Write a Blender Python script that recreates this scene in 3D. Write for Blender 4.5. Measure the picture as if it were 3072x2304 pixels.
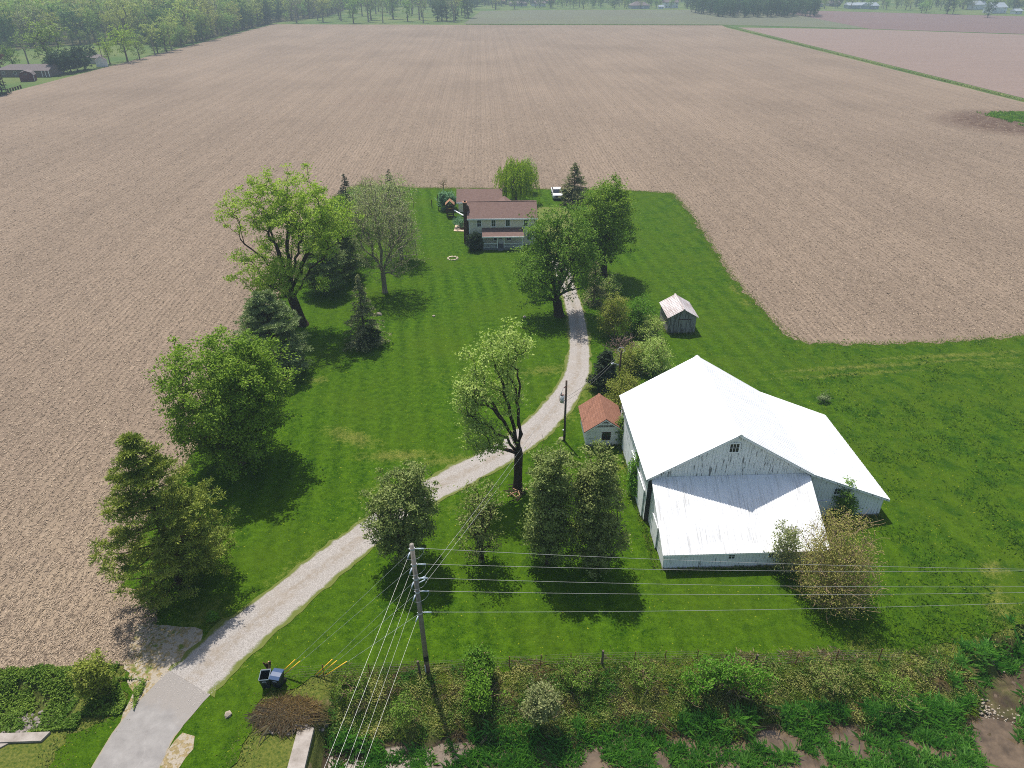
import bpy, bmesh, math, random
import numpy as np
from mathutils import Vector, noise as mnoise
from mathutils.geometry import delaunay_2d_cdt

for o in list(bpy.data.objects): bpy.data.objects.remove(o)
SC = bpy.context.scene
COL = SC.collection
RNG = np.random.default_rng(7)
random.seed(7)

# ------------------------------------------------------------------ camera, sky, sun, exposure
CAM_H = 40.0; FPX = 2080.0; HORIZON = -105.0; YAW = math.radians(2.26)
PITCH = math.atan((1152 - HORIZON) / FPX)
cam = bpy.data.cameras.new('camera'); camo = bpy.data.objects.new('camera', cam); COL.objects.link(camo)
cam.sensor_width = 36.0; cam.lens = FPX / 3072 * 36.0; cam.clip_start = 0.5; cam.clip_end = 9000
camo.location = (0, 0, CAM_H); camo.rotation_euler = (math.pi / 2 - PITCH, 0, -YAW)
SC.camera = camo
SUN_EL = math.radians(65.0); SUN_AZ = math.radians(-23.0)      # azimuth from +Y towards +X
w = bpy.data.worlds.new('World'); SC.world = w; w.use_nodes = True
wn = w.node_tree
bg = next(n for n in wn.nodes if n.type == 'BACKGROUND')
sky = wn.nodes.new('ShaderNodeTexSky'); sky.sky_type = 'NISHITA'; sky.sun_disc = False
sky.sun_elevation = SUN_EL; sky.sun_rotation = SUN_AZ; sky.air_density = 1.2; sky.dust_density = 2.0
wn.links.new(sky.outputs[0], bg.inputs[0]); bg.inputs[1].default_value = 0.115
sun = bpy.data.lights.new('sun', 'SUN'); suno = bpy.data.objects.new('sun', sun); COL.objects.link(suno)
sun.energy = 4.9; sun.angle = math.radians(0.53); sun.color = (1.0, 0.955, 0.89)
sd = Vector((math.sin(SUN_AZ) * math.cos(SUN_EL), math.cos(SUN_AZ) * math.cos(SUN_EL), math.sin(SUN_EL)))
suno.rotation_euler = sd.to_track_quat('Z', 'Y').to_euler(); suno.location = (-40, 60, 200)
SC.view_settings.view_transform = 'Standard'; SC.view_settings.look = 'None'
SC.view_settings.exposure = 0.3; SC.view_settings.gamma = 1.0; SC.view_settings.use_curve_mapping = False
SC.render.engine = 'CYCLES'
SC.cycles.use_denoising = False; SC.cycles.filter_width = 1.0; SC.cycles.max_bounces = 6; SC.cycles.diffuse_bounces = 3
SC.cycles.transmission_bounces = 4; SC.cycles.transparent_max_bounces = 12; SC.cycles.volume_bounces = 1

# ------------------------------------------------------------------ survey: measured photo points -> metres on the ground
_fw = np.array([math.sin(YAW) * math.cos(PITCH), math.cos(YAW) * math.cos(PITCH), -math.sin(PITCH)])
_rt = np.array([math.cos(YAW), -math.sin(YAW), 0.0]); _up = np.cross(_rt, _fw)
_S = 3072 / 2212
def _ray(x, y):
    return _fw * FPX + _rt * (x * _S - 1536) - _up * (y * _S - 1152)
def P(x, y, z=0.0):
    r = _ray(x, y); t = (z - CAM_H) / r[2]
    return np.array([0, 0, CAM_H]) + r * t
def AT(x, y, Y):
    r = _ray(x, y); t = Y / r[1]
    return np.array([0, 0, CAM_H]) + r * t

# ------------------------------------------------------------------ materials
def srgb(r, g, b):
    f = lambda c: (c / 255 / 12.92) if c / 255 <= 0.04045 else ((c / 255 + 0.055) / 1.055) ** 2.4
    return (f(r), f(g), f(b))
class M:
    def __init__(s, name, rough=0.9, spec=0.2):
        s.m = bpy.data.materials.new(name); s.m.use_nodes = True
        s.t = s.m.node_tree; s.b = next(n for n in s.t.nodes if n.type == 'BSDF_PRINCIPLED')
        s.out = next(n for n in s.t.nodes if n.type == 'OUTPUT_MATERIAL')
        s.b.inputs['Roughness'].default_value = rough; s.b.inputs['Specular IOR Level'].default_value = spec
        s._geo = None
    def n(s, ty, ins=None, **props):
        nd = s.t.nodes.new(ty)
        for k, v in props.items(): setattr(nd, k, v)
        for k, v in (ins or {}).items(): s.set(nd.inputs[k], v)
        return nd
    def set(s, sock, v):
        if isinstance(v, bpy.types.NodeSocket): s.t.links.new(v, sock)
        elif isinstance(v, (tuple, list)) and sock.type == 'RGBA' and len(v) == 3: sock.default_value = (*v, 1)
        else: sock.default_value = v
    def pos(s):
        if s._geo is None: s._geo = s.n('ShaderNodeNewGeometry').outputs['Position']
        return s._geo
    def obj(s): return s.n('ShaderNodeTexCoord').outputs['Object']
    def scale(s, v, sc):
        return s.n('ShaderNodeVectorMath', {0: v, 1: sc}, operation='MULTIPLY').outputs[0]
    def noise(s, v, sc=1.0, det=3.0, rough=0.55, dist=0.0):
        return s.n('ShaderNodeTexNoise', {'Vector': v, 'Scale': sc, 'Detail': det, 'Roughness': rough, 'Distortion': dist}).outputs['Fac']
    def ramp(s, fac, lo, hi):
        return s.n('ShaderNodeMapRange', {0: fac, 1: lo, 2: hi, 3: 0.0, 4: 1.0}).outputs[0]
    def math(s, op, a, b=0.0, c=None):
        d = {0: a, 1: b}
        if c is not None: d[2] = c
        return s.n('ShaderNodeMath', d, operation=op).outputs[0]
    def mix(s, f, a, b, bt='MIX'):
        nd = s.n('ShaderNodeMix', data_type='RGBA', blend_type=bt)
        s.set(nd.inputs[0], f); s.set(nd.inputs[6], a); s.set(nd.inputs[7], b)
        return nd.outputs[2]
    def bump(s, h, strength=0.3, dist=0.05):
        b = s.n('ShaderNodeBump', {'Height': h, 'Strength': strength, 'Distance': dist}).outputs[0]
        s.set(s.b.inputs['Normal'], b)
    def col(s, c): s.set(s.b.inputs['Base Color'], c); return s
    def sep(s, v): return s.n('ShaderNodeSeparateXYZ', {0: v}).outputs
    def blob(s, x, y, rx, ry, rot=0.0):
        """1 inside an ellipse on the ground, falling to 0 at its rim"""
        v = s.n('ShaderNodeVectorMath', {0: s.pos(), 1: (-x, -y, 0)}, operation='ADD').outputs[0]
        mp = s.n('ShaderNodeMapping', {'Vector': v, 'Rotation': (0, 0, -rot)}).outputs[0]
        v = s.scale(mp, (1 / rx, 1 / ry, 0))
        d = s.n('ShaderNodeVectorMath', {0: v}, operation='LENGTH').outputs['Value']
        return s.n('ShaderNodeMapRange', {0: d, 1: 0.0, 2: 1.5, 3: 1.0, 4: 0.0}).outputs[0]

def plain(name, c, rough=0.7, spec=0.3, var=0.0, sc=3.0, metal=0.0):
    m = M(name, rough, spec)
    m.b.inputs['Metallic'].default_value = metal
    if var:
        f = m.noise(m.pos(), sc, 4.0, 0.65)
        m.col(m.mix(m.ramp(f, 0.25, 0.75), tuple(x * (1 - var) for x in c), tuple(min(1, x * (1 + var)) for x in c)))
    else: m.col(c)
    return m.m

def leaf(name, c1, c2, trans=0.35, rnd=0.12):
    c1 = tuple(x * LEAF_GAIN for x in c1); c2 = tuple(x * LEAF_GAIN for x in c2)
    """foliage: colour differs leaf by leaf and a little tree by tree"""
    m = M(name, 0.6, 0.12)
    a = m.n('ShaderNodeAttribute', attribute_name='v').outputs['Fac']
    c = m.mix(a, c1, c2)
    oi = m.n('ShaderNodeObjectInfo').outputs['Random']
    h = m.n('ShaderNodeHueSaturation', {'Color': c, 'Hue': m.math('MULTIPLY_ADD', oi, rnd * 0.25, 0.5 - rnd * 0.125),
            'Value': m.math('MULTIPLY_ADD', oi, rnd * 3, 1 - rnd * 1.5)}).outputs[0]
    m.col(h)
    tr = m.n('ShaderNodeBsdfTranslucent', {'Color': m.mix(1.0, h, (1.0, 1.12, 0.55), 'MULTIPLY')})
    mx = m.n('ShaderNodeMixShader', {0: trans, 1: m.b.outputs[0], 2: tr.outputs[0]})
    m.t.links.new(mx.outputs[0], m.out.inputs[0])
    return m.m

LEAF_GAIN = 1.25
def bark(name, c, c2):
    m = M(name, 0.95, 0.1)
    f = m.noise(m.scale(m.pos(), (1, 1, 0.25)), 6.0, 5.0, 0.7)
    m.col(m.mix(m.ramp(f, 0.3, 0.7), c, c2)); m.bump(f, 0.6, 0.05)
    return m.m

# ------------------------------------------------------------------ object helpers
def link(o, parent=None):
    COL.objects.link(o)
    if parent is not None: o.parent = parent
    return o
def tag(o, label=None, cat=None, group=None, kind=None):
    if label: o['label'] = label
    if cat: o['category'] = cat
    if group: o['group'] = group
    if kind: o['kind'] = kind
    return o
def empty(name, loc=(0, 0, 0), rz=0.0, label=None, cat=None, group=None):
    o = bpy.data.objects.new(name, None); o.empty_display_size = 0.3
    o.location = loc; o.rotation_euler = (0, 0, rz); link(o)
    return tag(o, label, cat, group)
def npmesh(name, V, faces, mats, fmat=None, v=None, smooth=False):
    """faces: list of (n,k) int arrays; fmat: material index per list entry; v: per-vertex value 0..1"""
    me = bpy.data.meshes.new(name)
    V = np.asarray(V, np.float32); me.vertices.add(len(V)); me.vertices.foreach_set('co', V.ravel())
    lt = [f.shape[1] * np.ones(len(f), np.int32) for f in faces]
    tot = np.concatenate(lt); idx = np.concatenate([f.ravel() for f in faces]).astype(np.int32)
    me.loops.add(len(idx)); me.loops.foreach_set('vertex_index', idx)
    me.polygons.add(len(tot)); st = np.concatenate([[0], np.cumsum(tot)[:-1]]).astype(np.int32)
    me.polygons.foreach_set('loop_start', st)
    for m in mats: me.materials.append(m)
    if fmat is not None:
        me.polygons.foreach_set('material_index', np.concatenate([np.full(len(f), i, np.int32) for f, i in zip(faces, fmat)]))
    if smooth: me.polygons.foreach_set('use_smooth', np.ones(len(tot), bool))
    if v is not None:
        a = me.attributes.new('v', 'FLOAT', 'POINT'); a.data.foreach_set('value', np.asarray(v, np.float32))
    me.update(calc_edges=True); me.validate()
    return me
class B:
    """collects simple solids into one mesh"""
    def __init__(s): s.V = []; s.F = []
    def add(s, V, F):
        k = len(s.V); s.V += [tuple(p) for p in V]; s.F += [tuple(i + k for i in f) for f in F]; return s
    def box(s, x0, y0, z0, x1, y1, z1):
        V = [(x, y, z) for z in (z0, z1) for y in (y0, y1) for x in (x0, x1)]
        return s.add(V, [(0, 2, 3, 1), (4, 5, 7, 6), (0, 1, 5, 4), (2, 6, 7, 3), (0, 4, 6, 2), (1, 3, 7, 5)])
    def bar(s, a, b, r, r2=None, k=6):
        a = Vector(a); b = Vector(b); d = (b - a)
        if d.length < 1e-6: return s
        d.normalize(); u = d.orthogonal().normalized(); w_ = d.cross(u); r2 = r if r2 is None else r2
        V = [a + (u * math.cos(t) + w_ * math.sin(t)) * r for t in [2 * math.pi * i / k for i in range(k)]]
        V += [b + (u * math.cos(t) + w_ * math.sin(t)) * r2 for t in [2 * math.pi * i / k for i in range(k)]]
        F = [(i, (i + 1) % k, k + (i + 1) % k, k + i) for i in range(k)] + [tuple(range(k))[::-1], tuple(range(k, 2 * k))]
        return s.add(V, F)
    def path(s, pts, r, k=5):
        for a, b in zip(pts[:-1], pts[1:]): s.bar(a, b, r, k=k)
        return s
    def prism(s, poly, axis, a0, a1):
        """poly of (u,v): axis 'y' -> (x,z) extruded along y; 'x' -> (y,z) along x; 'z' -> (x,y) along z"""
        f = {'y': lambda u, v, a: (u, a, v), 'x': lambda u, v, a: (a, u, v), 'z': lambda u, v, a: (u, v, a)}[axis]
        n = len(poly); V = [f(u, v, a0) for u, v in poly] + [f(u, v, a1) for u, v in poly]
        F = [(i, (i + 1) % n, n + (i + 1) % n, n + i) for i in range(n)] + [tuple(range(n))[::-1], tuple(range(n, 2 * n))]
        return s.add(V, F)
    def mesh(s, name, mat, smooth=False):
        me = bpy.data.meshes.new(name); me.from_pydata(s.V, [], s.F); me.materials.append(mat)
        bm = bmesh.new(); bm.from_mesh(me); bmesh.ops.recalc_face_normals(bm, faces=bm.faces); bm.to_mesh(me); bm.free()
        if smooth: me.polygons.foreach_set('use_smooth', [True] * len(me.polygons))
        me.update(); return me
    def build(s, name, mat, parent=None, smooth=False, loc=None):
        o = bpy.data.objects.new(name, s.mesh(name, mat, smooth))
        if loc is not None: o.location = loc
        return link(o, parent)
def mobj(name, me, parent=None):
    return link(bpy.data.objects.new(name, me), parent)
def copy_tree(o, parent=None):
    c = o.copy(); COL.objects.link(c); c.parent = parent
    for ch in list(o.children): copy_tree(ch, c)
    return c
def fbm(x, y, s=1.0, z=0.0, o=3):
    return mnoise.fractal(Vector((x * s, y * s, z)), 0.6, 2.0, o)
def inpoly(pts, poly):
    pts = np.asarray(pts); x, y = pts[:, 0], pts[:, 1]; r = np.zeros(len(pts), bool); n = len(poly); j = n - 1
    for i in range(n):
        xi, yi = poly[i]; xj, yj = poly[j]
        c = ((yi > y) != (yj > y)) & (x < (xj - xi) * (y - yi) / (yj - yi + 1e-12) + xi)
        r ^= c; j = i
    return r
def seg_dist(x, y, line):
    d = np.full(np.shape(x), 1e9)
    for (ax, ay), (bx, by) in zip(line[:-1], line[1:]):
        t = np.clip(((x - ax) * (bx - ax) + (y - ay) * (by - ay)) / ((bx - ax) ** 2 + (by - ay) ** 2), 0, 1)
        d = np.minimum(d, np.hypot(x - ax - t * (bx - ax), y - ay - t * (by - ay)))
    return d

# ------------------------------------------------------------------ the lie of the land (a ditch and a creek in front)
CREEK = [(30.6, 15), (31.0, 21.5), (32.0, 24.5), (33.6, 27.4), (37.5, 29.4), (44, 31.5), (52, 33.5), (70, 38)]
def ss(a, b, t):
    t = np.clip((t - a) / (b - a), 0, 1); return t * t * (3 - 2 * t)
def land(x, y):
    x = np.asarray(x, float); y = np.asarray(y, float)
    wob = 0.35 * np.sin(x * 0.55) + 0.25 * np.sin(x * 1.31 + 1.0)
    d = 0.95 * ss(29.0, 26.6, y + wob * 0.4) + 0.75 * ss(26.4, 25.1, y + wob)      # near bank, down to the bed
    d = d * ss(18.0, 21.0, y + wob)                                                # opposite bank
    left = ss(-26.2, -27.6, x); right = ss(-11.2, -10.4, x)                        # the drive crosses on a culvert
    d = d * right
    d = np.maximum(d, 1.1 * ss(26.25, 26.9, y) * ss(30.6, 28.6, y + wob * .5) * left)
    c = 1.5 * ss(2.6, 1.3, seg_dist(x, y, CREEK) + 0.5 * np.sin(x * 1.7 + y * 1.1)) * ss(10, 16, y)
    return -np.maximum(d, c)

# ------------------------------------------------------------------ ground materials
def mat_field(name, a, b, dark, rows=0.76, along=(1, 0), rs=0.42):
    m = M(name, 0.95, 0.1); p = m.pos(); x, y, z = m.sep(p)
    chips = m.noise(m.scale(p, (1.0, 0.6, 1)), 2.2, 6.0, 0.8, 0.6)           # residue lying about
    fine = m.noise(m.scale(p, (1.3, 0.8, 1)), 7.0, 4.0, 0.8)
    wob = m.math('MULTIPLY_ADD', m.noise(p, 0.16, 2.0), 0.9, 0.0)
    u = m.math('ADD', x if along[0] else y, wob)
    row = m.math('SINE', m.math('MULTIPLY', u, 2 * math.pi / rows))
    row = m.math('MULTIPLY_ADD', row, 0.5, 0.5)
    keep = m.noise(m.scale(p, (0.05, 0.02, 1) if along[0] else (0.02, 0.05, 1)), 1.0, 3.0, 0.6)      # rows show in places only
    row = m.math('MULTIPLY', row, m.ramp(keep, 0.40, 0.68))
    pass_ = m.noise(m.scale(p, (0.16, 0.004, 1) if along[0] else (0.004, 0.16, 1)), 1.0, 3.0, 0.65)  # planter passes
    big = m.noise(p, 0.013, 5.0, 0.6); clod = m.noise(m.scale(p, (0.95, 0.26, 1)), 1.0, 4.0, 0.85)
    six = m.math('MULTIPLY_ADD', m.math('SINE', m.math('MULTIPLY', u, 2 * math.pi / 4.56)), 0.5, 0.5); three = m.math('MULTIPLY_ADD', m.math('SINE', m.math('MULTIPLY', u, 2 * math.pi / 1.52)), 0.5, 0.5)
    row = m.math('ADD', row, m.math('ADD', m.math('MULTIPLY', six, 0.22), m.math('MULTIPLY', three, 0.25)))
    f = m.math('ADD', m.math('MULTIPLY', row, rs), m.math('MULTIPLY', chips, 1.25))
    f = m.math('ADD', f, m.math('MULTIPLY', fine, 0.95))
    f = m.math('ADD', f, m.math('MULTIPLY', pass_, 0.22)); f = m.math('ADD', f, m.math('MULTIPLY', clod, 0.8))
    c = m.mix(m.ramp(f, 1.12, 2.25), b, a)
    patch = m.math('MULTIPLY', m.ramp(big, 0.48, 0.72), 0.45)
    c = m.mix(patch, c, m.mix(0.5, c, dark))
    m.col(c); m.bump(f, 0.5, 0.08)
    return m
FIELD = mat_field('corn_stubble', srgb(148, 130, 112), srgb(78, 67, 57), srgb(70, 58, 48), rs=0.27)
def finish_field(m):
    base = m.b.inputs['Base Color'].links[0].from_socket; p = m.pos()
    n = m.noise(p, 0.5, 4.0, 0.6)
    q = P(820, 218); b1 = m.math('MULTIPLY', m.blob(q[0], q[1], 13, 14), m.ramp(n, 0.4, 0.6))
    c = m.mix(m.math('MULTIPLY', b1, 0.35), base, srgb(112, 92, 78))
    q = P(2170, 262); d = m.blob(q[0] + 4, q[1] - 3, 21, 19)                    # bare earth round the wet corner
    c = m.mix(m.math('MULTIPLY', m.ramp(d, 0.12, 0.5), m.ramp(n, 0.1, 0.55)), c, srgb(84, 66, 55))
    # headland in front, turned round and paler, by the field entrance
    q = P(120, 1330); h = m.math('MULTIPLY', m.blob(q[0], q[1], 13, 17), m.ramp(n, 0.3, 0.6))
    c = m.mix(m.math('MULTIPLY', h, 0.55), c, srgb(160, 142, 118))
    m.col(c)
finish_field(FIELD)
FIELD2 = mat_field('tilled_field', srgb(146, 127, 117), srgb(96, 82, 74), srgb(120, 104, 96), rows=1.5, along=(0, 1), rs=0.12).m
FIELD3 = mat_field('green_tinged_field', srgb(106, 106, 86), srgb(78, 82, 64), srgb(112, 126, 74), rows=1.5, along=(0, 1), rs=0.12).m
FIELD4 = mat_field('ploughed_field', srgb(126, 107, 101), srgb(84, 69, 65), srgb(98, 79, 76), rows=2.2, along=(0, 1), rs=0.15).m

def mat_lawn():
    m = M('mown_grass', 0.95, 0.04); p = m.pos(); x, y, z = m.sep(p)
    fine = m.noise(p, 11.0, 3.0, 0.75); mid = m.noise(p, 1.6, 5.0, 0.7); big = m.noise(p, 0.09, 4.0, 0.6)
    st = m.math('SINE', m.math('MULTIPLY', m.math('ADD', m.math('ADD', x, m.math('MULTIPLY', y, 0.12)), m.math('MULTIPLY', big, 1.6)), 2 * math.pi / 2.3))
    f = m.math('ADD', m.math('MULTIPLY', fine, 0.8), m.math('MULTIPLY', mid, 0.8))
    f = m.math('ADD', f, m.math('MULTIPLY', m.math('MULTIPLY', st, m.ramp(m.noise(p, 0.05, 2.0), 0.30, 0.60)), 0.06))
    g1 = srgb(44, 86, 16); g2 = srgb(104, 132, 34); 
    c = m.mix(m.ramp(f, 0.58, 1.04), srgb(17, 48, 3), srgb(74, 104, 14))
    c = m.mix(m.math('MULTIPLY', m.ramp(big, 0.40, 0.68), 0.5), c, srgb(66, 86, 15))
    mead = m.ramp(x, 14.0, 40.0)                                               # unmown pasture beyond the barn
    rough_ = m.noise(p, 0.45, 5.0, 0.7)
    c = m.mix(m.math('MULTIPLY', mead, m.math('MULTIPLY', m.ramp(rough_, 0.35, 0.65), 0.45)), c, srgb(66, 84, 18))
    c = m.mix(m.math('MULTIPLY', mead, m.math('MULTIPLY', m.ramp(rough_, 0.52, 0.36), 0.5)), c, srgb(20, 54, 14))
    dry = None
    for (px, py, rx, ry, rot, s) in [(760, 945, 3.6, 1.3, -0.5, .95), (860, 985, 4.2, 1.0, 0.0, 1.0), (960, 995, 3.6, .9, 0.1, .8), (1180, 800, 4.0, 1.3, 0.2, .8),
            (683, 822, 1.8, 1.1, 0, .75), (1330, 1010, 2.0, 1.1, 0, .9), (830, 1060, 3.5, 1.6, .4, .6), (1270, 840, 1.4, 5.5, -.2, .75), (1230, 900, 1.2, 2.2, -.5, .6),
            (1190, 1000, 1.5, 3.0, -.9, .5), (1000, 830, 7, 4, 0, .28), (620, 1240, 1.2, 6.0, -.62, .45), (440, 1330, 2.0, 2.4, -.5, .8), (700, 1180, 1.0, 5.5, -.72, .4), (1010, 1080, .9, 3.8, -.9, .5), (560, 1400, .8, 4.8, -.55, .45),
            (1865, 1395, 1.5, 1.0, 0, .9), (2145, 1230, 1.3, 1.0, .3, 1.0), (2160, 1310, 1.2, 2.3, -.4, .9), (1870, 792, 13.0, .7, .08, .8), (2060, 768, 13.0, .7, .06, .8), (1850, 808, 12.0, .6, .08, .7), (2050, 780, 12.0, .6, .06, .7), (1585, 625, .6, 2.2, 0, .8), (1610, 655, 1.0, 1.8, 0, .7),
            (2160, 790, 6, 2, 0, .5), (1020, 460, 20, 7, 0, .12), (1195, 470, 2.0, 8, 0, .5), (1215, 560, 2.0, 12, 0, .5)]:
        q = P(px, py); b = m.math('MULTIPLY', m.blob(q[0], q[1], rx, ry, rot), s)
        dry = b if dry is None else m.math('MAXIMUM', dry, b)
    dn = m.math('ADD', m.math('MULTIPLY', mid, 0.9), m.math('MULTIPLY', fine, 0.6))
    dm = m.math('MULTIPLY', m.ramp(m.math('ADD', m.math('MULTIPLY', dn, 2.2), m.math('MULTIPLY', dry, 0.9)), 1.95, 3.0), m.ramp(dry, 0.0, 0.35))
    c = m.mix(m.math('MULTIPLY', dm, 0.7), c, m.mix(m.ramp(fine, 0.3, 0.7), srgb(98, 100, 38), srgb(150, 136, 82)))
    fl = m.ramp(m.noise(p, 5.5, 2.0, 0.4), 0.72, 0.76)                          # dandelions
    c = m.mix(m.math('MULTIPLY', fl, 0.45), c, srgb(176, 170, 50))
    m.col(c); m.bump(f, 0.8, 0.07)
    return m.m
LAWN = mat_lawn()

def mat_ground():
    m = M('pasture', 0.9, 0.1); p = m.pos()
    f = m.noise(p, 0.02, 5.0, 0.65); g = m.noise(p, 0.35, 4.0, 0.7)
    c = m.mix(m.ramp(f, 0.35, 0.65), srgb(60, 86, 36), srgb(98, 106, 58))
    c = m.mix(m.math('MULTIPLY', m.ramp(g, 0.4, 0.7), 0.4), c, srgb(74, 94, 42))
    m.col(c); m.bump(g, 0.6, 0.3); return m.m
PASTURE = mat_ground()

def mat_bank():
    m = M('ditch_earth', 0.95, 0.15); p = m.pos(); x, y, z = m.sep(p)
    a = m.noise(p, 0.7, 5.0, 0.7); b = m.noise(p, 6.0, 4.0, 0.75); e = m.noise(p, 0.35, 3.0, 0.6)
    c = m.mix(m.ramp(b, 0.3, 0.7), srgb(50, 66, 22), srgb(94, 96, 48))
    c = m.mix(m.math('MULTIPLY', m.ramp(a, 0.54, 0.64), 0.8), c, m.mix(m.ramp(b, 0.35, 0.7), srgb(100, 86, 62), srgb(142, 124, 94)))
    mud = m.ramp(m.math('ADD', z, m.math('MULTIPLY', e, 0.5)), -1.05, -1.3)
    c = m.mix(mud, c, m.mix(m.ramp(a, 0.35, 0.65), srgb(52, 43, 32), srgb(80, 67, 50)))
    g = m.ramp(z, -0.3, -0.06); c = m.mix(m.math('MULTIPLY', g, 0.9), c, m.mix(m.ramp(b, 0.35, 0.65), srgb(52, 72, 18), srgb(104, 106, 44)))
    m.col(c)
    m.set(m.b.inputs['Roughness'], m.math('MULTIPLY_ADD', mud, -0.35, 0.95)); m.bump(m.math('ADD', a, b), 0.7, 0.08)
    return m.m
BANK = mat_bank()

def mat_gravel():
    m = M('limestone_gravel', 0.9, 0.2); p = m.pos()
    uv = m.n('ShaderNodeUVMap').outputs[0]; u, v, _ = m.sep(uv)
    st = m.n('ShaderNodeTexVoronoi', {'Vector': p, 'Scale': 26.0, 'Randomness': 1.0}).outputs['Color']
    s1 = m.sep(st)[0]; fine = m.noise(p, 22.0, 2.0, 0.7); mid = m.noise(p, 0.9, 4.0, 0.65)
    c = m.mix(s1, srgb(126, 120, 114), srgb(168, 162, 156))
    c = m.mix(m.math('MULTIPLY', m.ramp(fine, 0.5, 0.25), 0.6), c, srgb(120, 112, 104))
    du = m.math('ABSOLUTE', m.math('SUBTRACT', u, 0.5))
    crown = m.ramp(m.math('ADD', du, m.math('MULTIPLY', m.math('SUBTRACT', mid, 0.5), 0.35)), 0.16, 0.06)                  # between the wheel tracks
    c = m.mix(m.math('MULTIPLY', m.math('MULTIPLY', crown, m.ramp(m.noise(p, 2.0, 4.0, 0.7), 0.35, 0.65)), 0.7), c, srgb(126, 114, 98)); c = m.mix(m.math('MULTIPLY', m.ramp(m.noise(p, 0.35, 4.0, 0.7), 0.5, 0.68), 0.4), c, srgb(138, 126, 112))
    grassy = m.math('MULTIPLY', m.math('MULTIPLY', m.ramp(du, 0.13, 0.06), m.ramp(v, 0.68, 0.80)), m.ramp(m.math('ADD', mid, m.math('MULTIPLY', fine, .4)), 0.55, 0.75))
    c = m.mix(m.math('MULTIPLY', grassy, 0.9), c, srgb(92, 96, 50))
    edge = m.ramp(m.math('ADD', du, m.math('MULTIPLY', m.math('ADD', mid, m.math('MULTIPLY', fine, 0.5)), 0.18)), 0.52, 0.57)
    c = m.mix(edge, c, srgb(92, 100, 44))
    m.col(c); m.bump(fine, 0.35, 0.02); return m.m
GRAVEL = mat_gravel()
def mat_asphalt():
    m = M('worn_pavement', 0.85, 0.25); p = m.pos()
    a = m.noise(p, 1.2, 5.0, 0.65); f = m.noise(p, 30.0, 2.0, 0.7)
    c = m.mix(m.ramp(a, 0.3, 0.7), srgb(118, 114, 111), srgb(142, 138, 134))
    c = m.mix(m.math('MULTIPLY', m.ramp(f, 0.35, 0.7), 0.35), c, srgb(142, 138, 134))
    cr = m.n('ShaderNodeTexVoronoi', {'Vector': m.n('ShaderNodeVectorMath', {0: p, 1: m.n('ShaderNodeTexNoise', {'Vector': p, 'Scale': 1.5}).outputs['Color']}, operation='ADD').outputs[0], 'Scale': 0.33}, feature='DISTANCE_TO_EDGE').outputs[0]
    c = m.mix(m.math('MULTIPLY', m.ramp(cr, 0.012, 0.004), 0.16), c, srgb(160, 156, 152))
    uv = m.n('ShaderNodeUVMap').outputs[0]; u, v, _ = m.sep(uv)
    du = m.math('ABSOLUTE', m.math('SUBTRACT', u, 0.5))
    c = m.mix(m.ramp(m.math('ADD', du, m.math('MULTIPLY', a, 0.12)), 0.53, 0.56), c, srgb(140, 128, 104))
    c = m.mix(m.ramp(m.math('ADD', v, m.math('MULTIPLY', m.math('SUBTRACT', m.noise(p, 0.9, 4.0, 0.7), 0.5), 0.22)), 0.80, 0.86), c, m.mix(f, srgb(112, 106, 100), srgb(150, 144, 138)))
    m.col(c); m.bump(f, 0.25, 0.01); return m.m
ASPHALT = mat_asphalt()
def mat_conc():
    m = M('old_concrete', 0.9, 0.2); p = m.pos()
    a = m.noise(p, 1.4, 6.0, 0.7); f = m.noise(p, 14.0, 4.0, 0.7)
    c = m.mix(m.ramp(a, 0.3, 0.7), srgb(126, 117, 108), srgb(164, 156, 148))
    c = m.mix(m.math('MULTIPLY', m.ramp(f, 0.55, 0.75), 0.4), c, srgb(104, 95, 86)); m.col(c); m.bump(f, 0.4, 0.02); return m.m
CONCRETE = mat_conc()

# ------------------------------------------------------------------ ground sheets
def sheet(name, poly, z, mat, jitter=0.0, step=0.7, parent=None):
    pts = []
    n = len(poly)
    for i in range(n):
        a = np.array(poly[i], float); b = np.array(poly[(i + 1) % n], float); L = np.linalg.norm(b - a)
        k = max(1, int(L / step)) if jitter else 1
        nn = np.array([-(b - a)[1], (b - a)[0]]) / max(L, 1e-6)
        for j in range(k):
            q = a + (b - a) * j / k
            if jitter: q = q + nn * jitter * (fbm(q[0], q[1], 0.35, 3.1) * 1.2 + random.uniform(-.35, .35))
            pts.append(Vector((q[0], q[1])))
    n = len(pts)
    V, E, F, *_ = delaunay_2d_cdt(pts, [(i, (i + 1) % n) for i in range(n)], [], 1, 1e-5)
    me = bpy.data.meshes.new(name); me.from_pydata([(v[0], v[1], z) for v in V], [], [tuple(f) for f in F])
    me.materials.append(mat)
    bm = bmesh.new(); bm.from_mesh(me)
    bmesh.ops.recalc_face_normals(bm, faces=bm.faces)
    for f in bm.faces:
        if f.normal.z < 0: f.normal_flip()
    bm.to_mesh(me); bm.free(); me.update()
    o = mobj(name, me, parent)
    if parent is None: tag(o, kind='structure')
    return o
def ppx(l): return [tuple(P(x, y)[:2]) for x, y in l]

# base ground beyond the ditch strip and round it
B().box(-2600, 40, -0.6, 2600, 3000, -0.06).build('ground', PASTURE); tag(bpy.data.objects['ground'], kind='structure')
for nm, bx in (('ground', (-2600, -300, -110, 40)), ('ground', (110, -300, 2600, 40)), ('ground', (-110, -300, 110, 8))):
    tag(B().box(bx[0], bx[1], -0.6, bx[2], bx[3], -0.06).build(nm, PASTURE), kind='structure')
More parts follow.
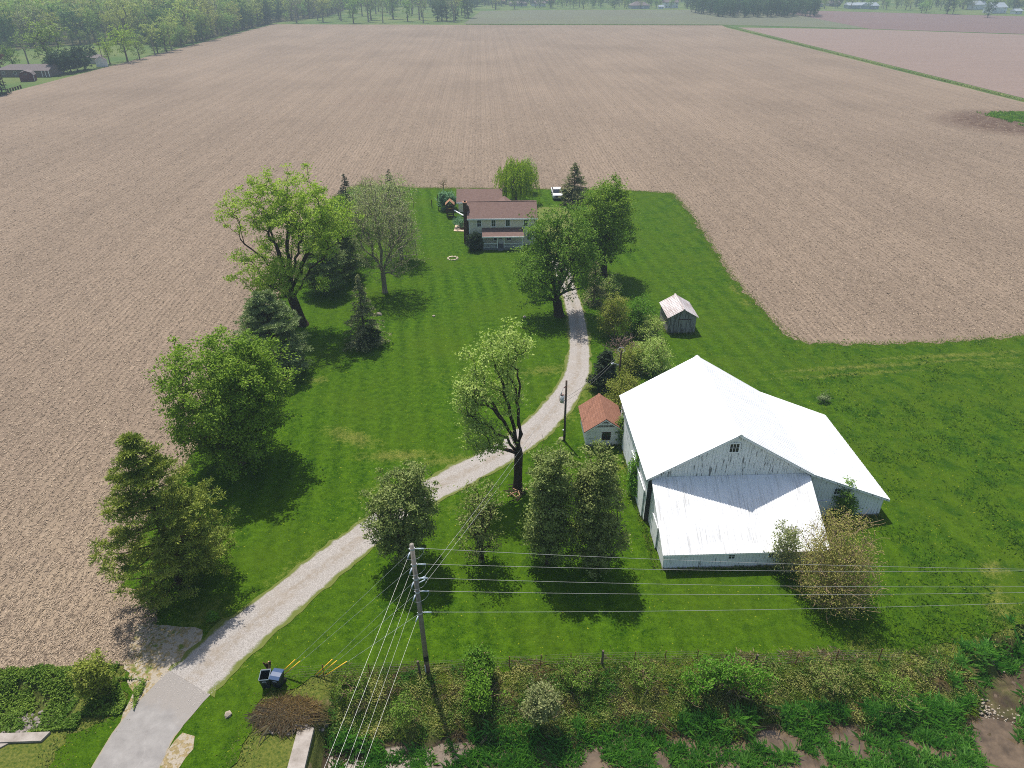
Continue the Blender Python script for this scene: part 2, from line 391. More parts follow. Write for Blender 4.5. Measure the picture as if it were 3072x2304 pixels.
# ditch strip as a height field
def ditch():
    xs = np.concatenate([np.linspace(-110, -45, 66), np.arange(-44.7, 60, 0.3), np.linspace(60.5, 110, 50)])
    ys = np.concatenate([np.arange(8, 34, 0.3), np.arange(34.2, 40.3, 0.8)]); ys[-1] = 40.0
    X, Y = np.meshgrid(xs, ys); Z = land(X, Y)
    nz = np.array([[fbm(x, y, 0.9, 1.0, 4) for x in xs] for y in ys])
    dip = np.clip(-Z * 3, 0, 1); Z = Z - 0.03 + nz * 0.16 * dip
    nx, ny = len(xs), len(ys); i = np.arange(nx * ny).reshape(ny, nx)
    F = np.stack([i[:-1, :-1].ravel(), i[:-1, 1:].ravel(), i[1:, 1:].ravel(), i[1:, :-1].ravel()], 1)
    o = mobj('ditch_bank', npmesh('ditch_bank', np.stack([X.ravel(), Y.ravel(), Z.ravel()], 1), [F], [BANK], smooth=True))
    tag(o, kind='structure')
ditch()
# shallow water in the bed
def mat_water():
    m = M('muddy_water', 0.12, 0.5); f = m.noise(m.pos(), 1.2, 4.0, 0.6)
    m.col(m.mix(m.ramp(f, 0.35, 0.65), srgb(72, 60, 46), srgb(104, 88, 70))); m.bump(m.noise(m.pos(), 5.0, 3.0), 0.08, 0.02); return m.m
WATER = mat_water()
sheet('creek_water', [(-10.2, 21.6), (28, 21.0), (29.5, 14), (35, 14), (34.6, 24), (36.5, 27.5), (44, 30), (56, 33), (54, 35.4), (43, 33), (34, 29.5), (30, 26.4), (20, 25.6), (5, 25.8), (-10.2, 25.4)], -1.60, WATER)

# fields
WEST = -168.0; EAST = 183.0
sheet('stubble_field', [(WEST - 5, 30.9), (-23.6, 30.9), (-23.6, 40), (EAST, 40), (EAST + 1, 250), (EAST, 575), (186, 596), (0, 608), (-164, 622), (-169, 450), (-174, 270)], 0.0, FIELD.m, 0.0)
R2 = ppx([(1575, 58), (1860, 61)]); 
sheet('tilled_field', [(188.5, 60), (1200, 60), (1200, 470), (365, 505), (282, 553), (192, 575)], 0.0, FIELD2)
sheet('ploughed_field', [(284, 558), (365, 512), (1200, 476), (1200, 560), (620, 620), (500, 690), (330, 800), (300, 790)], 0.012, FIELD4)
sheet('green_field', [(-14, 622), (186, 606), (282, 562), (300, 600), (330, 780), (200, 815), (60, 815), (0, 800)], 0.0, FIELD3)
# unmown margin between the two fields and at the far edge
sheet('woodland_floor', [tuple(P(-80, 122)[:2]), tuple(P(33, 107)[:2]), tuple(P(143, 97)[:2]), tuple(P(310, 93)[:2]), tuple(P(375, 101)[:2]), (-174, 470), (-170, 560), (-168, 640), (-140, 720), (-150, 1150), (-900, 1150), (-900, 420)], 0.02, plain('leaf_litter', srgb(74, 72, 46), .95, .1, .3, .2))
sheet('field_margin', [(185.2, 76), (186.8, 76), (187.0, 300), (187.1, 578), (185.8, 590), (185.5, 300)], 0.03, PASTURE, 0.4, 6)
sheet('field_margin', [(-12, 611), (184.5, 597), (283, 556), (283, 559), (186, 601), (-12, 616)], 0.03, PASTURE, 0.3, 8)
wet = P(2195, 258)
sheet('wet_corner', [(wet[0] - 5.5, wet[1] + 6), (wet[0] - 1, wet[1] + 11), (wet[0] + 12, wet[1] + 13), (wet[0] + 14, wet[1] - 16), (wet[0] + 3, wet[1] - 14), (wet[0] - 1, wet[1] - 6)], 0.05, LAWN, 0.6, 1.5)
sheet('puddle', [(wet[0] + 3.0, wet[1] - 2), (wet[0] + 4.4, wet[1] + 1), (wet[0] + 7, wet[1] - 5), (wet[0] + 6, wet[1] - 12), (wet[0] + 3.8, wet[1] - 9)], 0.07, plain('pale_water', srgb(190, 195, 198), 0.25, 0.5), 0.3, 0.8)

LAWN_EDGE = [(-26.5, 149.2), (-13, 146.2), (8, 144.6), (26, 143.2), (38.2, 140.5), (38.6, 130), (37.8, 114), (36.9, 100), (36.7, 95), (37.2, 85), (37.6, 77), (39.5, 74.2), (45.6, 74.0), (54, 73.8), (67, 75), (85, 78), (180, 92),
             (180, 60), (70, 41.5), (50, 36.2), (44, 34.2), (38, 32.2), (33.5, 30.4), (29.6, 29.8), (20, 29.55), (8, 29.75), (-4, 29.7), (-12, 29.4), (-14.4, 28.6), (-15.2, 24.5), (-16, 22), (-26.0, 22), (-26.0, 26.0), (-23.5, 27.5),
             (-24.5, 30.0), (-23.4, 32.5), (-24.6, 36), (-28.0, 38), (-29.0, 44), (-28.5, 51), (-28.5, 60), (-31.5, 70), (-30.5, 84), (-28.2, 95), (-29, 110), (-30.0, 125), (-30.5, 140)]
sheet('lawn', LAWN_EDGE, 0.03, LAWN, 0.5, 0.5)

def strip(name, pts, widths, z, mat, jit=0.0, step=0.5):
    pts = np.array(pts, float); wd = np.array(widths, float)
    # Catmull-Rom through the survey points
    out = []; ws = []
    n = len(pts)
    for i in range(n - 1):
        p0, p1, p2, p3 = pts[max(i - 1, 0)], pts[i], pts[i + 1], pts[min(i + 2, n - 1)]
        k = max(2, int(np.linalg.norm(p2 - p1) / step))
        for j in range(k):
            t = j / k
            out.append(0.5 * (2 * p1 + (p2 - p0) * t + (2 * p0 - 5 * p1 + 4 * p2 - p3) * t * t + (3 * p1 - p0 - 3 * p2 + p3) * t ** 3)); ws.append(wd[i] + (wd[i + 1] - wd[i]) * t)
    out.append(pts[-1]); ws.append(wd[-1]); out = np.array(out)
    T = np.gradient(out, axis=0); T /= np.linalg.norm(T, axis=1)[:, None]; Nn = np.stack([T[:, 1], -T[:, 0]], 1)
    L = np.concatenate([[0], np.cumsum(np.linalg.norm(np.diff(out, axis=0), axis=1))]); L /= L[-1]
    us = [0, .12, .3, .5, .7, .88, 1.0]; V = []; UV = []
    for i, (q, nn, wv) in enumerate(zip(out, Nn, ws)):
        for u in us:
            e = (u - 0.5) * wv
            if u in (0, 1.0): e += (1 if u else -1) * jit * (fbm(q[0], q[1], 0.5, 9.0 + u) + random.uniform(-.3, .3))
            V.append((q[0] + nn[0] * e, q[1] + nn[1] * e, z)); UV.append((u, L[i]))
    k = len(us); F = [(i * k + j, i * k + j + 1, (i + 1) * k + j + 1, (i + 1) * k + j) for i in range(len(out) - 1) for j in range(k - 1)]
    me = bpy.data.meshes.new(name); me.from_pydata(V, [], F); me.materials.append(mat)
    uvl = me.uv_layers.new(name='UVMap')
    uvl.data.foreach_set('uv', np.array([UV[v] for f in F for v in f], np.float32).ravel())
    me.update(); o = mobj(name, me)
    return tag(o, kind='structure')
DRV = [(-19.9, 29.4), (-18.1, 32.4), (-15.73, 35.7), (-13.05, 39.26), (-10.3, 42.6), (-6.9, 46.6), (-3.14, 49.8), (0.06, 52.4), (3.2, 55.5), (5.9, 59.1), (8.5, 63.9), (10.3, 68.9), (11.3, 75.7), (11.8, 82.3), (11.8, 90.2), (11.6, 100), (11.8, 108), (13, 116)]
DW = [4.2, 4.1, 3.7, 3.5, 3.5, 3.5, 3.5, 3.5, 3.5, 3.4, 3.3, 3.1, 2.8, 2.6, 2.6, 2.8, 4, 6]
strip('gravel_driveway', DRV, DW, 0.058, GRAVEL, 0.3)
strip('paved_apron', [(-22.0, 14), (-21.8, 20), (-21.55, 24), (-21.1, 26.7), (-19.55, 30.0)], [4.6, 4.3, 4.0, 3.9, 3.7], 0.051, ASPHALT, 0.06)
GR_LOT = sheet('gravel_lot', [(9.4, 106), (13.5, 104), (15.6, 110), (16.5, 121), (15.8, 131), (10.0, 132), (9.6, 120)], 0.075, GRAVEL, 0.4, 0.8)
# field entrance: thin scattered limestone beside the drive
def mat_entrance():
    m = M('scattered_limestone', 0.95, 0.15); p = m.pos()
    a = m.noise(p, 0.8, 4.0, 0.6); v = m.n('ShaderNodeTexVoronoi', {'Vector': p, 'Scale': 5.5}); s1 = m.sep(v.outputs['Color'])[0]; f = m.noise(p, 9.0, 3.0, 0.7)
    soil = m.mix(m.ramp(f, 0.3, 0.7), srgb(112, 100, 66), srgb(156, 138, 104))
    c = m.mix(m.ramp(m.math('ADD', m.math('MULTIPLY', s1, .55), m.math('MULTIPLY', a, 1.1)), 0.72, 0.86), soil, m.mix(f, srgb(134, 123, 106), srgb(168, 158, 142)))
    c = m.mix(m.ramp(a, 0.42, 0.34), c, srgb(92, 104, 42))
    m.col(c); m.bump(m.math('ADD', s1, f), 0.7, 0.05); return m.m
ENTR = mat_entrance()
sheet('field_entrance', ppx([(300, 1345), (345, 1350), (430, 1365), (440, 1400), (400, 1450), (350, 1490), (300, 1545), (262, 1600), (240, 1625), (262, 1560), (280, 1500), (270, 1430), (280, 1390)]), 0.045, ENTR, 0.3, 0.5)
sheet('drive_shoulder', ppx([(395, 1583), (425, 1590), (420, 1620), (385, 1659), (320, 1700), (300, 1720), (330, 1659)]), 0.045, ENTR, 0.2, 0.5)

# ------------------------------------------------------------------ building materials
def mat_oldpaint(name, paint, wood, thr=0.56, axis='z', soil=0.0):
    """white paint flaking off grey boards, the wear running along the grain"""
    m = M(name, 0.8, 0.2); p = m.pos()
    s = (7.0, 7.0, 0.9) if axis == 'z' else (0.6, 0.6, 6.0)
    a = m.noise(m.scale(p, s), 1.0, 5.0, 0.7); b = m.noise(p, 0.45, 3.0, 0.6); g = m.noise(m.scale(p, (18, 18, 1.2)), 1.0, 3.0, 0.7)
    wear = m.ramp(m.math('ADD', a, m.math('MULTIPLY', m.math('SUBTRACT', b, 0.5), 0.16)), thr, thr + 0.06)
    c = m.mix(m.ramp(g, 0.3, 0.7), tuple(x * 0.86 for x in paint), paint)
    c = m.mix(m.math('MULTIPLY', wear, 0.85), c, m.mix(g, wood, tuple(x * 1.9 for x in wood)))
    if soil:
        z = m.sep(p)[2]; low = m.ramp(m.math('ADD', z, m.math('MULTIPLY', a, 1.5)), soil + 1.2, soil + 0.4)
        c = m.mix(m.math('MULTIPLY', low, 0.75), c, tuple(x * 1.2 for x in wood))
    m.col(c); m.bump(m.math('ADD', g, wear), 0.3, 0.01); return m.m
BARNW = mat_oldpaint('flaking_white_paint', (0.86, 0.87, 0.88), (0.09, 0.09, 0.09), 0.555)
BARNL = mat_oldpaint('flaking_white_paint_low', (0.86, 0.87, 0.88), (0.11, 0.11, 0.11), 0.595)
BLOCKW = mat_oldpaint('limewashed_block', (0.78, 0.79, 0.79), (0.13, 0.13, 0.11), 0.60, 'x', 0.05)
GREYW = mat_oldpaint('bare_weathered_boards', (0.30, 0.29, 0.28), (0.06, 0.055, 0.05), 0.50)
INSIDE = plain('dark_boarding_and_shade', (0.05, 0.05, 0.05), 0.95)  # dark backing behind the boards, also the painted shade in openings
def mat_metal(name, c, stain, amt, axis, thr=0.5):
    m = M(name, 0.45, 0.4); p = m.pos()
    s = {'x': (0.25, 9.0, 0.25), 'y': (9.0, 0.35, 0.35)}[axis]
    a = m.noise(m.scale(p, s), 1.0, 5.0, 0.7); b = m.noise(p, 0.5, 3.0, 0.6); f = m.noise(p, 5.0, 4.0, 0.7)
    k = m.ramp(m.math('ADD', m.math('MULTIPLY', a, 0.75), m.math('ADD', m.math('MULTIPLY', b, 0.25), m.math('MULTIPLY', f, 0.1))), thr, thr + 0.14)
    m.col(m.mix(m.math('MULTIPLY', k, amt), c, stain)); return m.m
ROOFW = mat_metal('white_painted_metal', (0.88, 0.88, 0.88), (0.66, 0.66, 0.65), 0.6, 'x')
ROOFA = mat_metal('streaked_white_metal', (0.80, 0.80, 0.80), (0.40, 0.39, 0.37), 0.7, 'y', 0.55)
ROOFG = mat_metal('rusting_bare_metal', (0.60, 0.55, 0.54), (0.30, 0.23, 0.21), 0.85, 'y', 0.50)
def mat_shingle(name, c1, c2, c3, w=0.30, h=0.14, slope_y=True, sq=False):
    m = M(name, 0.95, 0.1); p = m.pos(); x, y, z = m.sep(p)
    v = m.n('ShaderNodeCombineXYZ', {0: x if slope_y else y, 1: m.math('MULTIPLY', y if slope_y else x, 1.15)}).outputs[0]
    br = m.n('ShaderNodeTexBrick', {'Vector': v, 'Color1': c1, 'Color2': c2, 'Mortar': c3, 'Scale': 1.0, 'Mortar Size': 0.012, 'Mortar Smooth': 0.3, 'Bias': 0.0, 'Brick Width': w, 'Row Height': h})
    br.offset = 0.0 if sq else 0.5
    n = m.noise(p, 0.8, 4.0, 0.6); f = m.noise(p, 12.0, 3.0, 0.7)
    c = m.mix(m.math('MULTIPLY', m.ramp(n, 0.35, 0.65), 0.25), br.outputs['Color'], tuple(t * 1.2 for t in c2))
    c = m.mix(m.math('MULTIPLY', m.ramp(f, 0.5, 0.75), 0.35), c, c3)
    m.col(c); m.bump(br.outputs['Fac'], -0.4, 0.02); return m.m
SHING = mat_shingle('brown_red_shingle', srgb(126, 104, 96), srgb(112, 91, 84), srgb(84, 68, 63))
ORANGE = mat_shingle('orange_red_shingle', srgb(144, 104, 86), srgb(128, 90, 74), srgb(88, 62, 51), 0.30, 0.24, False, True)
GREYR = mat_shingle('grey_shingle', srgb(122, 112, 110), srgb(106, 97, 96), srgb(84, 78, 78))
def mat_siding(name, c):
    m = M(name, 0.6, 0.3); p = m.pos(); z = m.sep(p)[2]
    f = m.math('FRACT', m.math('MULTIPLY', z, 1 / 0.12)); n = m.noise(p, 1.0, 3.0, 0.6)
    m.col(m.mix(m.ramp(n, 0.3, 0.7), tuple(t * 0.92 for t in c), c)); m.bump(f, 0.5, 0.012); return m.m
CREAM = mat_siding('cream_siding', (0.80, 0.75, 0.60)); WHITES = mat_siding('white_siding', (0.75, 0.76, 0.75)); TAUPE = mat_siding('taupe_siding', (0.42, 0.38, 0.33)); BLUEG = mat_siding('grey_blue_siding', (0.38, 0.42, 0.47))
def mat_brick(name, a, b, mo):
    m = M(name, 0.9, 0.15); p = m.pos(); x, y, z = m.sep(p)
    v = m.n('ShaderNodeCombineXYZ', {0: m.math('ADD', x, y), 1: z}).outputs[0]
    br = m.n('ShaderNodeTexBrick', {'Vector': v, 'Color1': a, 'Color2': b, 'Mortar': mo, 'Scale': 1.0, 'Mortar Size': 0.008, 'Brick Width': 0.22, 'Row Height': 0.075})
    n = m.noise(p, 1.2, 4.0, 0.7)
    m.col(m.mix(m.math('MULTIPLY', m.ramp(n, 0.5, 0.75), 0.6), br.outputs['Color'], tuple(t * 0.35 for t in a))); m.bump(br.outputs['Fac'], -0.4, 0.01); return m.m
BRICK = mat_brick('dark_brown_brick', srgb(92, 62, 52), srgb(72, 48, 42), srgb(104, 92, 84)); BRICK2 = mat_brick('grey_brown_brick', srgb(122, 106, 98), srgb(100, 86, 80), srgb(130, 122, 116))
TRIM = plain('white_trim', (0.85, 0.86, 0.87), 0.5, 0.3, 0.05, 2.0)
GLASS = plain('window_glass', (0.02, 0.025, 0.03), 0.08, 0.6)
DARKWOOD = plain('dark_brown_wood', srgb(74, 54, 42), 0.85, 0.15, 0.3, 5.0)
TANWOOD = plain('tan_wood', srgb(170, 136, 104), 0.85, 0.15, 0.2, 5.0)
DECK = plain('grey_porch_paint', srgb(112, 114, 118), 0.7, 0.3, 0.1, 3.0)
BLACK = plain('black_tar', (0.012, 0.012, 0.013), 0.8)
REDP = plain('barn_red_paint', srgb(96, 44, 46), 0.8, 0.2, 0.15, 3.0)

def boards(parent, axis, a0, a1, top, z0, c, out, mat, wd=0.25, name='board', th=0.03, skip=()):
    """upright boards along x (or y) at plane c, each its own piece; top(a) is the sloping upper edge"""
    n = max(1, round((a1 - a0) / wd)); wd = (a1 - a0) / n; g = 0.012
    for i in range(n):
        s0 = a0 + i * wd + g / 2; s1 = a0 + (i + 1) * wd - g / 2; e = th * random.uniform(0.7, 1.25)
        t0, t1 = top(s0), top(s1)
        if min(t0, t1) <= z0 + 0.02: 
            t0 = max(t0, z0 + 0.03); t1 = max(t1, z0 + 0.03)
        zb = z0 + random.uniform(-0.03, 0.03)
        c0, c1 = (c, c + out * e)
        pts = [(s0, zb), (s1, zb), (s1, t1), (s0, t0)]
        b = B()
        if axis == 'x': b.prism(pts, 'y', c0, c1)
        else: b.prism(pts, 'x', c0, c1)
        b.build(name, mat, parent)
def roof_panels(parent, A, Bv, U, n, mat, ribs=3, th=0.05, rh=0.03, name='roof_panel', over=0.0):
    """metal sheets laid side by side from A to Bv (eave line), running up U"""
    A = Vector(A); Bv = Vector(Bv); U = Vector(U); w_ = (Bv - A).length / n; t = (Bv - A).normalized(); nn = t.cross(U).normalized()
    if nn.z < 0: nn = -nn
    prof = [(0, 0)]
    for i in range(ribs):
        c = (i + 0.5) * w_ / ribs
        prof += [(c - 0.05, 0), (c - 0.025, rh), (c + 0.025, rh), (c + 0.05, 0)]
    prof += [(w_ - 0.006, 0), (w_ - 0.006, -th), (0, -th)]
    V = [t * a + nn * h for a, h in prof] + [t * a + nn * h + U for a, h in prof]; k = len(prof)
    F = [(i, (i + 1) % k, k + (i + 1) % k, k + i) for i in range(k)] + [tuple(range(k))[::-1], tuple(range(k, 2 * k))]
    me = B().add(V, F).mesh(name, mat)
    for i in range(n):
        o = mobj(name, me, parent); o.location = A + t * (w_ * i) + nn * random.uniform(0.0, 0.008)
def window(parent, axis, a, z, c, out, wd, ht, nx=2, nz=2, fr=0.06, trim=TRIM, glass=GLASS, proud=0.05, name='window'):
    """glazed window: frame, glazing bars and one pane per light"""
    f = lambda u0, v0, w0, u1, v1, w1: ((u0, min(w0, w1), v0, u1, max(w0, w1), v1) if axis == 'x' else (min(w0, w1), u0, v0, max(w0, w1), u1, v1))
    b = B(); c1 = c + out * proud; cb = c - out * 0.02
    for s in ((a - wd / 2 - fr, z - fr, a - wd / 2, z + ht + fr), (a + wd / 2, z - fr, a + wd / 2 + fr, z + ht + fr), (a - wd / 2, z - fr, a + wd / 2, z), (a - wd / 2, z + ht, a + wd / 2, z + ht + fr)):
        b.box(*f(s[0], s[1], cb, s[2], s[3], c1))
    wo = b.build(name, trim, parent)
    bb = B(); t = 0.03; cg = c + out * 0.034
    for i in range(1, nx): u = a - wd / 2 + wd * i / nx; bb.box(*f(u - t / 2, z, c, u + t / 2, z + ht, cg))
    for j in range(1, nz): v = z + ht * j / nz; bb.box(*f(a - wd / 2, v - t / 2, c, a + wd / 2, v + t / 2, cg - out * 0.003))
    if bb.V: bb.build('glazing_bars', trim, wo)
    for i in range(nx):
        for j in range(nz):
            u0 = a - wd / 2 + wd * i / nx + 0.008; u1 = a - wd / 2 + wd * (i + 1) / nx - 0.008; v0 = z + ht * j / nz + 0.008; v1 = z + ht * (j + 1) / nz - 0.008
            B().box(*f(u0, v0, c - out * 0.015, u1, v1, c + out * 0.014)).build('pane', glass, wo)
    return wo

# ------------------------------------------------------------------ the white barn
def barn():
    r = empty('barn', (19, 46, 0), 0, 'large white barn with shining metal roof and flaking boards', 'barn')
    inv = r
    def C(o): return o
    X0, XR, X1, X2 = 12.75, 19.4, 26.05, 32.85; Y0, Y1 = 43.4, 55.4; ZE, ZR, ZK, ZW = 4.82, 8.85, 4.78, 2.0
    g = []
    class Sh:   # shift everything to the barn's own origin
        pass
    lo = Vector((19, 46, 0))
    sub = []
    def par(o): sub.append(o)
    n0 = set(bpy.data.objects)
    B().prism([(X0, 0), (X1, 0), (X1, ZK), (XR, ZR), (X0, ZE)], 'y', Y0, Y1).build('wall', INSIDE, r)
    B().prism([(X1 + .02, 0), (X2, 0), (X2, ZW), (X1 + .02, ZK - .05)], 'y', Y0, Y1).build('wall', INSIDE, r)
    B().prism([(38.0, 0), (Y0 - .02, 0), (Y0 - .02, 4.55), (38.0, 1.75)], 'x', 13.15, 25.6).build('wall', INSIDE, r)
    top = lambda a: (ZE + (ZR - ZE) * (a - X0) / (XR - X0)) if a < XR else (ZR + (ZK - ZR) * (a - XR) / (X1 - XR))
    topw = lambda a: ZK + (ZW - ZK) * (a - X1) / (X2 - X1)
    boards(r, 'x', X0, X1, top, 4.62, Y0, -1, BARNW, 0.255)
    boards(r, 'x', X1, X2, topw, 0.12, Y0, -1, BARNL, 0.255)
    boards(r, 'x', 13.15, 25.6, lambda a: 1.78, 0.14, 38.0, -1, BARNL, 0.255)
    boards(r, 'y', 38.0, Y0 - 0.03, lambda a: 1.75 + (a - 38) * (2.8 / 5.38), 0.14, 13.15, -1, BARNL, 0.27)
    boards(r, 'y', Y0, Y1, lambda a: ZE - 0.02, 0.14, X0, -1, BARNL, 0.27)
    B().box(13.12, 37.9, 0.0, 25.63, 38.02, 0.15).build('foundation', CONCRETE, r)
    B().box(26.1, 43.28, 0.0, 32.88, 43.42, 0.14).build('foundation', CONCRETE, r)
    ov = 0.35
    def up(x0, z0, x1, z1): return (x1 - x0, 0, z1 - z0)
    sl = (ZR - ZE) / (XR - X0); XE = X0 - 0.28
    roof_panels(r, (XE, Y0 - ov, ZE + 0.10 - .28 * sl), (XE, Y1 + ov, ZE + 0.10 - .28 * sl), (XR - XE, 0, ZR - ZE + .28 * sl), 14, ROOFW)
    roof_panels(r, (X1, Y0 - ov, ZK + 0.10), (X1, Y1 + ov, ZK + 0.10), (XR - X1, 0, ZR - ZK), 14, ROOFW)
    sw = (ZK - ZW) / (X2 - X1); XW = X2 + 0.3
    roof_panels(r, (XW, Y0 - ov, ZW + .10 - .3 * sw), (XW, Y1 + ov, ZW + .10 - .3 * sw), (X1 - XW, 0, ZK - ZW + .3 * sw - .012), 14, ROOFW)
    roof_panels(r, (12.92, 37.72, 1.74), (25.85, 37.72, 1.74), (0, Y0 - 0.05 - 37.72, 4.74 - 1.74), 15, ROOFA, 4)
    B().prism([(XR - .22, ZR + .02), (XR, ZR + .17), (XR + .22, ZR + .02), (XR, ZR + .09)], 'y', Y0 - ov - .03, Y1 + ov + .03).build('ridge_cap', ROOFW, r)
    # barge boards along the front gable
    for (xa, za, xb, zb) in ((XE, ZE + .02 - .28 * sl, XR, ZR + .03), (XR, ZR + .03, X1, ZK + .03), (X1, ZK + .03, XW, ZW + .03 - .3 * sw)):
        B().prism([(xa, za - .16), (xb, zb - .16), (xb, zb), (xa, za)], 'y', Y0 - ov + .01, Y0 - ov + .05).build('barge_board', BARNW, r)
    B().box(12.95, 37.76, 1.56, 25.8, 37.80, 1.70).build('eave_board', TRIM, r)
    window(r, 'x', 19.22, 7.1, Y0 - .035, -1, 0.72, 0.78, 3, 2, 0.08, TRIM)
    for x in (18.35, 21.45, 24.4): window(r, 'x', x, 0.98, 38.0 - .035, -1, 0.46, 0.52, 2, 2, 0.05, BARNW)
    window(r, 'x', 28.6, 2.5, Y0 - .035, -1, 0.5, 0.55, 2, 2, 0.05, BARNW)
    d = B().box(12.60, 43.9, 0.1, 12.68, 46.6, 3.0).build('sliding_door', BARNL, r)
    B().box(12.56, 43.7, 3.02, 12.66, 49.2, 3.12).build('track', BARNW, d)
    B().box(12.695, 46.7, 0.1, 12.712, 49.0, 2.95).build('door_opening_shade', INSIDE, r)  # flat dark panel painted as the shade inside the open doorway
    d = B().box(13.02, 40.2, 0.1, 13.09, 42.0, 2.2).build('side_door', BARNL, r)
    for y in (40.2, 41.9): B().box(12.99, y - .06, .1, 13.03, y + .06, 2.25).build('door_frame', TRIM, d)
    d = B().box(26.6, 43.30, 0.15, 29.2, 43.345, 1.75).build('wide_door', BARNL, r)
    B().box(26.5, 43.26, 1.76, 29.4, 43.33, 1.86).build('track', BARNW, d)
    B().box(24.5, 47.9, 6.35, 24.56, 49.6, 6.40)
    for o in set(bpy.data.objects) - n0:
        if o.parent is r: o.location = Vector(o.location) - lo
barn()

def shed(name, label, org, wd, dp, ze, zr, wallm, roofm, boardm=None, win=True, panels=0, rz=0.0, ov=0.22, bw=0.2):
    """gabled outbuilding, gable end towards -y, origin at its front left corner"""
    r = empty(name, (*org, 0), rz, label, 'shed')
    xm = wd / 2; sl = (zr - ze) / xm
    B().prism([(0, 0), (wd, 0), (wd, ze), (xm, zr), (0, ze)], 'y', 0, dp).build('wall', wallm, r)
    if boardm:
        t = lambda a: ze + sl * min(a, wd - a)
        boards(r, 'x', 0, wd, t, 0.03, 0, -1, boardm, bw); boards(r, 'y', 0, dp, lambda a: ze - .03, 0.03, 0, -1, boardm, bw + .05); boards(r, 'y', 0, dp, lambda a: ze - .03, 0.03, wd, 1, boardm, bw + .05)
    for s in (-1, 1):
        xe = -ov if s < 0 else wd + ov
        if panels:
            roof_panels(r, (xe, -ov, ze + .06 - ov * sl), (xe, dp + ov, ze + .06 - ov * sl), (xm - xe, 0, zr - ze + ov * sl), panels, roofm, 2)
        else:
            B().prism([(xe, ze + .05 - ov * sl), (xm, zr + .05), (xm, zr + .14), (xe, ze + .14 - ov * sl)], 'y', -ov, dp + ov).build('roof', roofm, r)
            for i in range(2):
                y = -ov - .012 if i == 0 else dp + ov - .01
                B().prism([(xe, ze - .05 - ov * sl), (xm, zr - .06), (xm, zr + .045), (xe, ze + .045 - ov * sl)], 'y', y, y + .03).build('barge_board', TRIM, r)
    B().prism([(xm - .14, zr + .07), (xm, zr + .18), (xm + .14, zr + .07), (xm, zr + .12)], 'y', -ov - .02, dp + ov + .02).build('ridge_cap', roofm, r)
    return r
s1 = shed('shed', 'small white shed with orange-red shingled roof beside the driveway pole', (9.3, 54.15), 3.45, 4.0, 1.95, 3.2, BLOCKW, ORANGE, ov=0.3)
window(s1, 'x', 1.92, 0.8, -0.005, -1, 0.72, 0.8, 2, 2, 0.05, DARKWOOD)
# boarded gable above the block wall
for k in range(5):
    z = 2.02 + k * 0.22; hw = (3.2 - z - .2) / (1.25) * 1.725
    if hw > 0.1: B().prism([(1.725 - hw - .0, z), (1.725 + hw, z), (1.725 + hw - .25, z + .21), (1.725 - hw + .25, z + .21)] if hw > .3 else [(1.725 - hw, z), (1.725 + hw, z), (1.725, z + .15)], 'y', -.045 + k * .002, -.005).build('gable_board', GREYW if k % 2 else BARNL, s1)
s2 = shed('shed', 'weathered grey board shed with rusty tin roof alone in the grass', (22.75, 77.7), 3.45, 4.3, 2.35, 3.35, INSIDE, ROOFG, GREYW, panels=6, ov=0.25)
B().box(1.3, -.075, 0.05, 2.65, -.045, 1.9).build('door', GREYW, s2)
B().box(1.2, -.085, 1.92, 2.75, -.05, 2.0).build('lintel', DARKWOOD, s2)

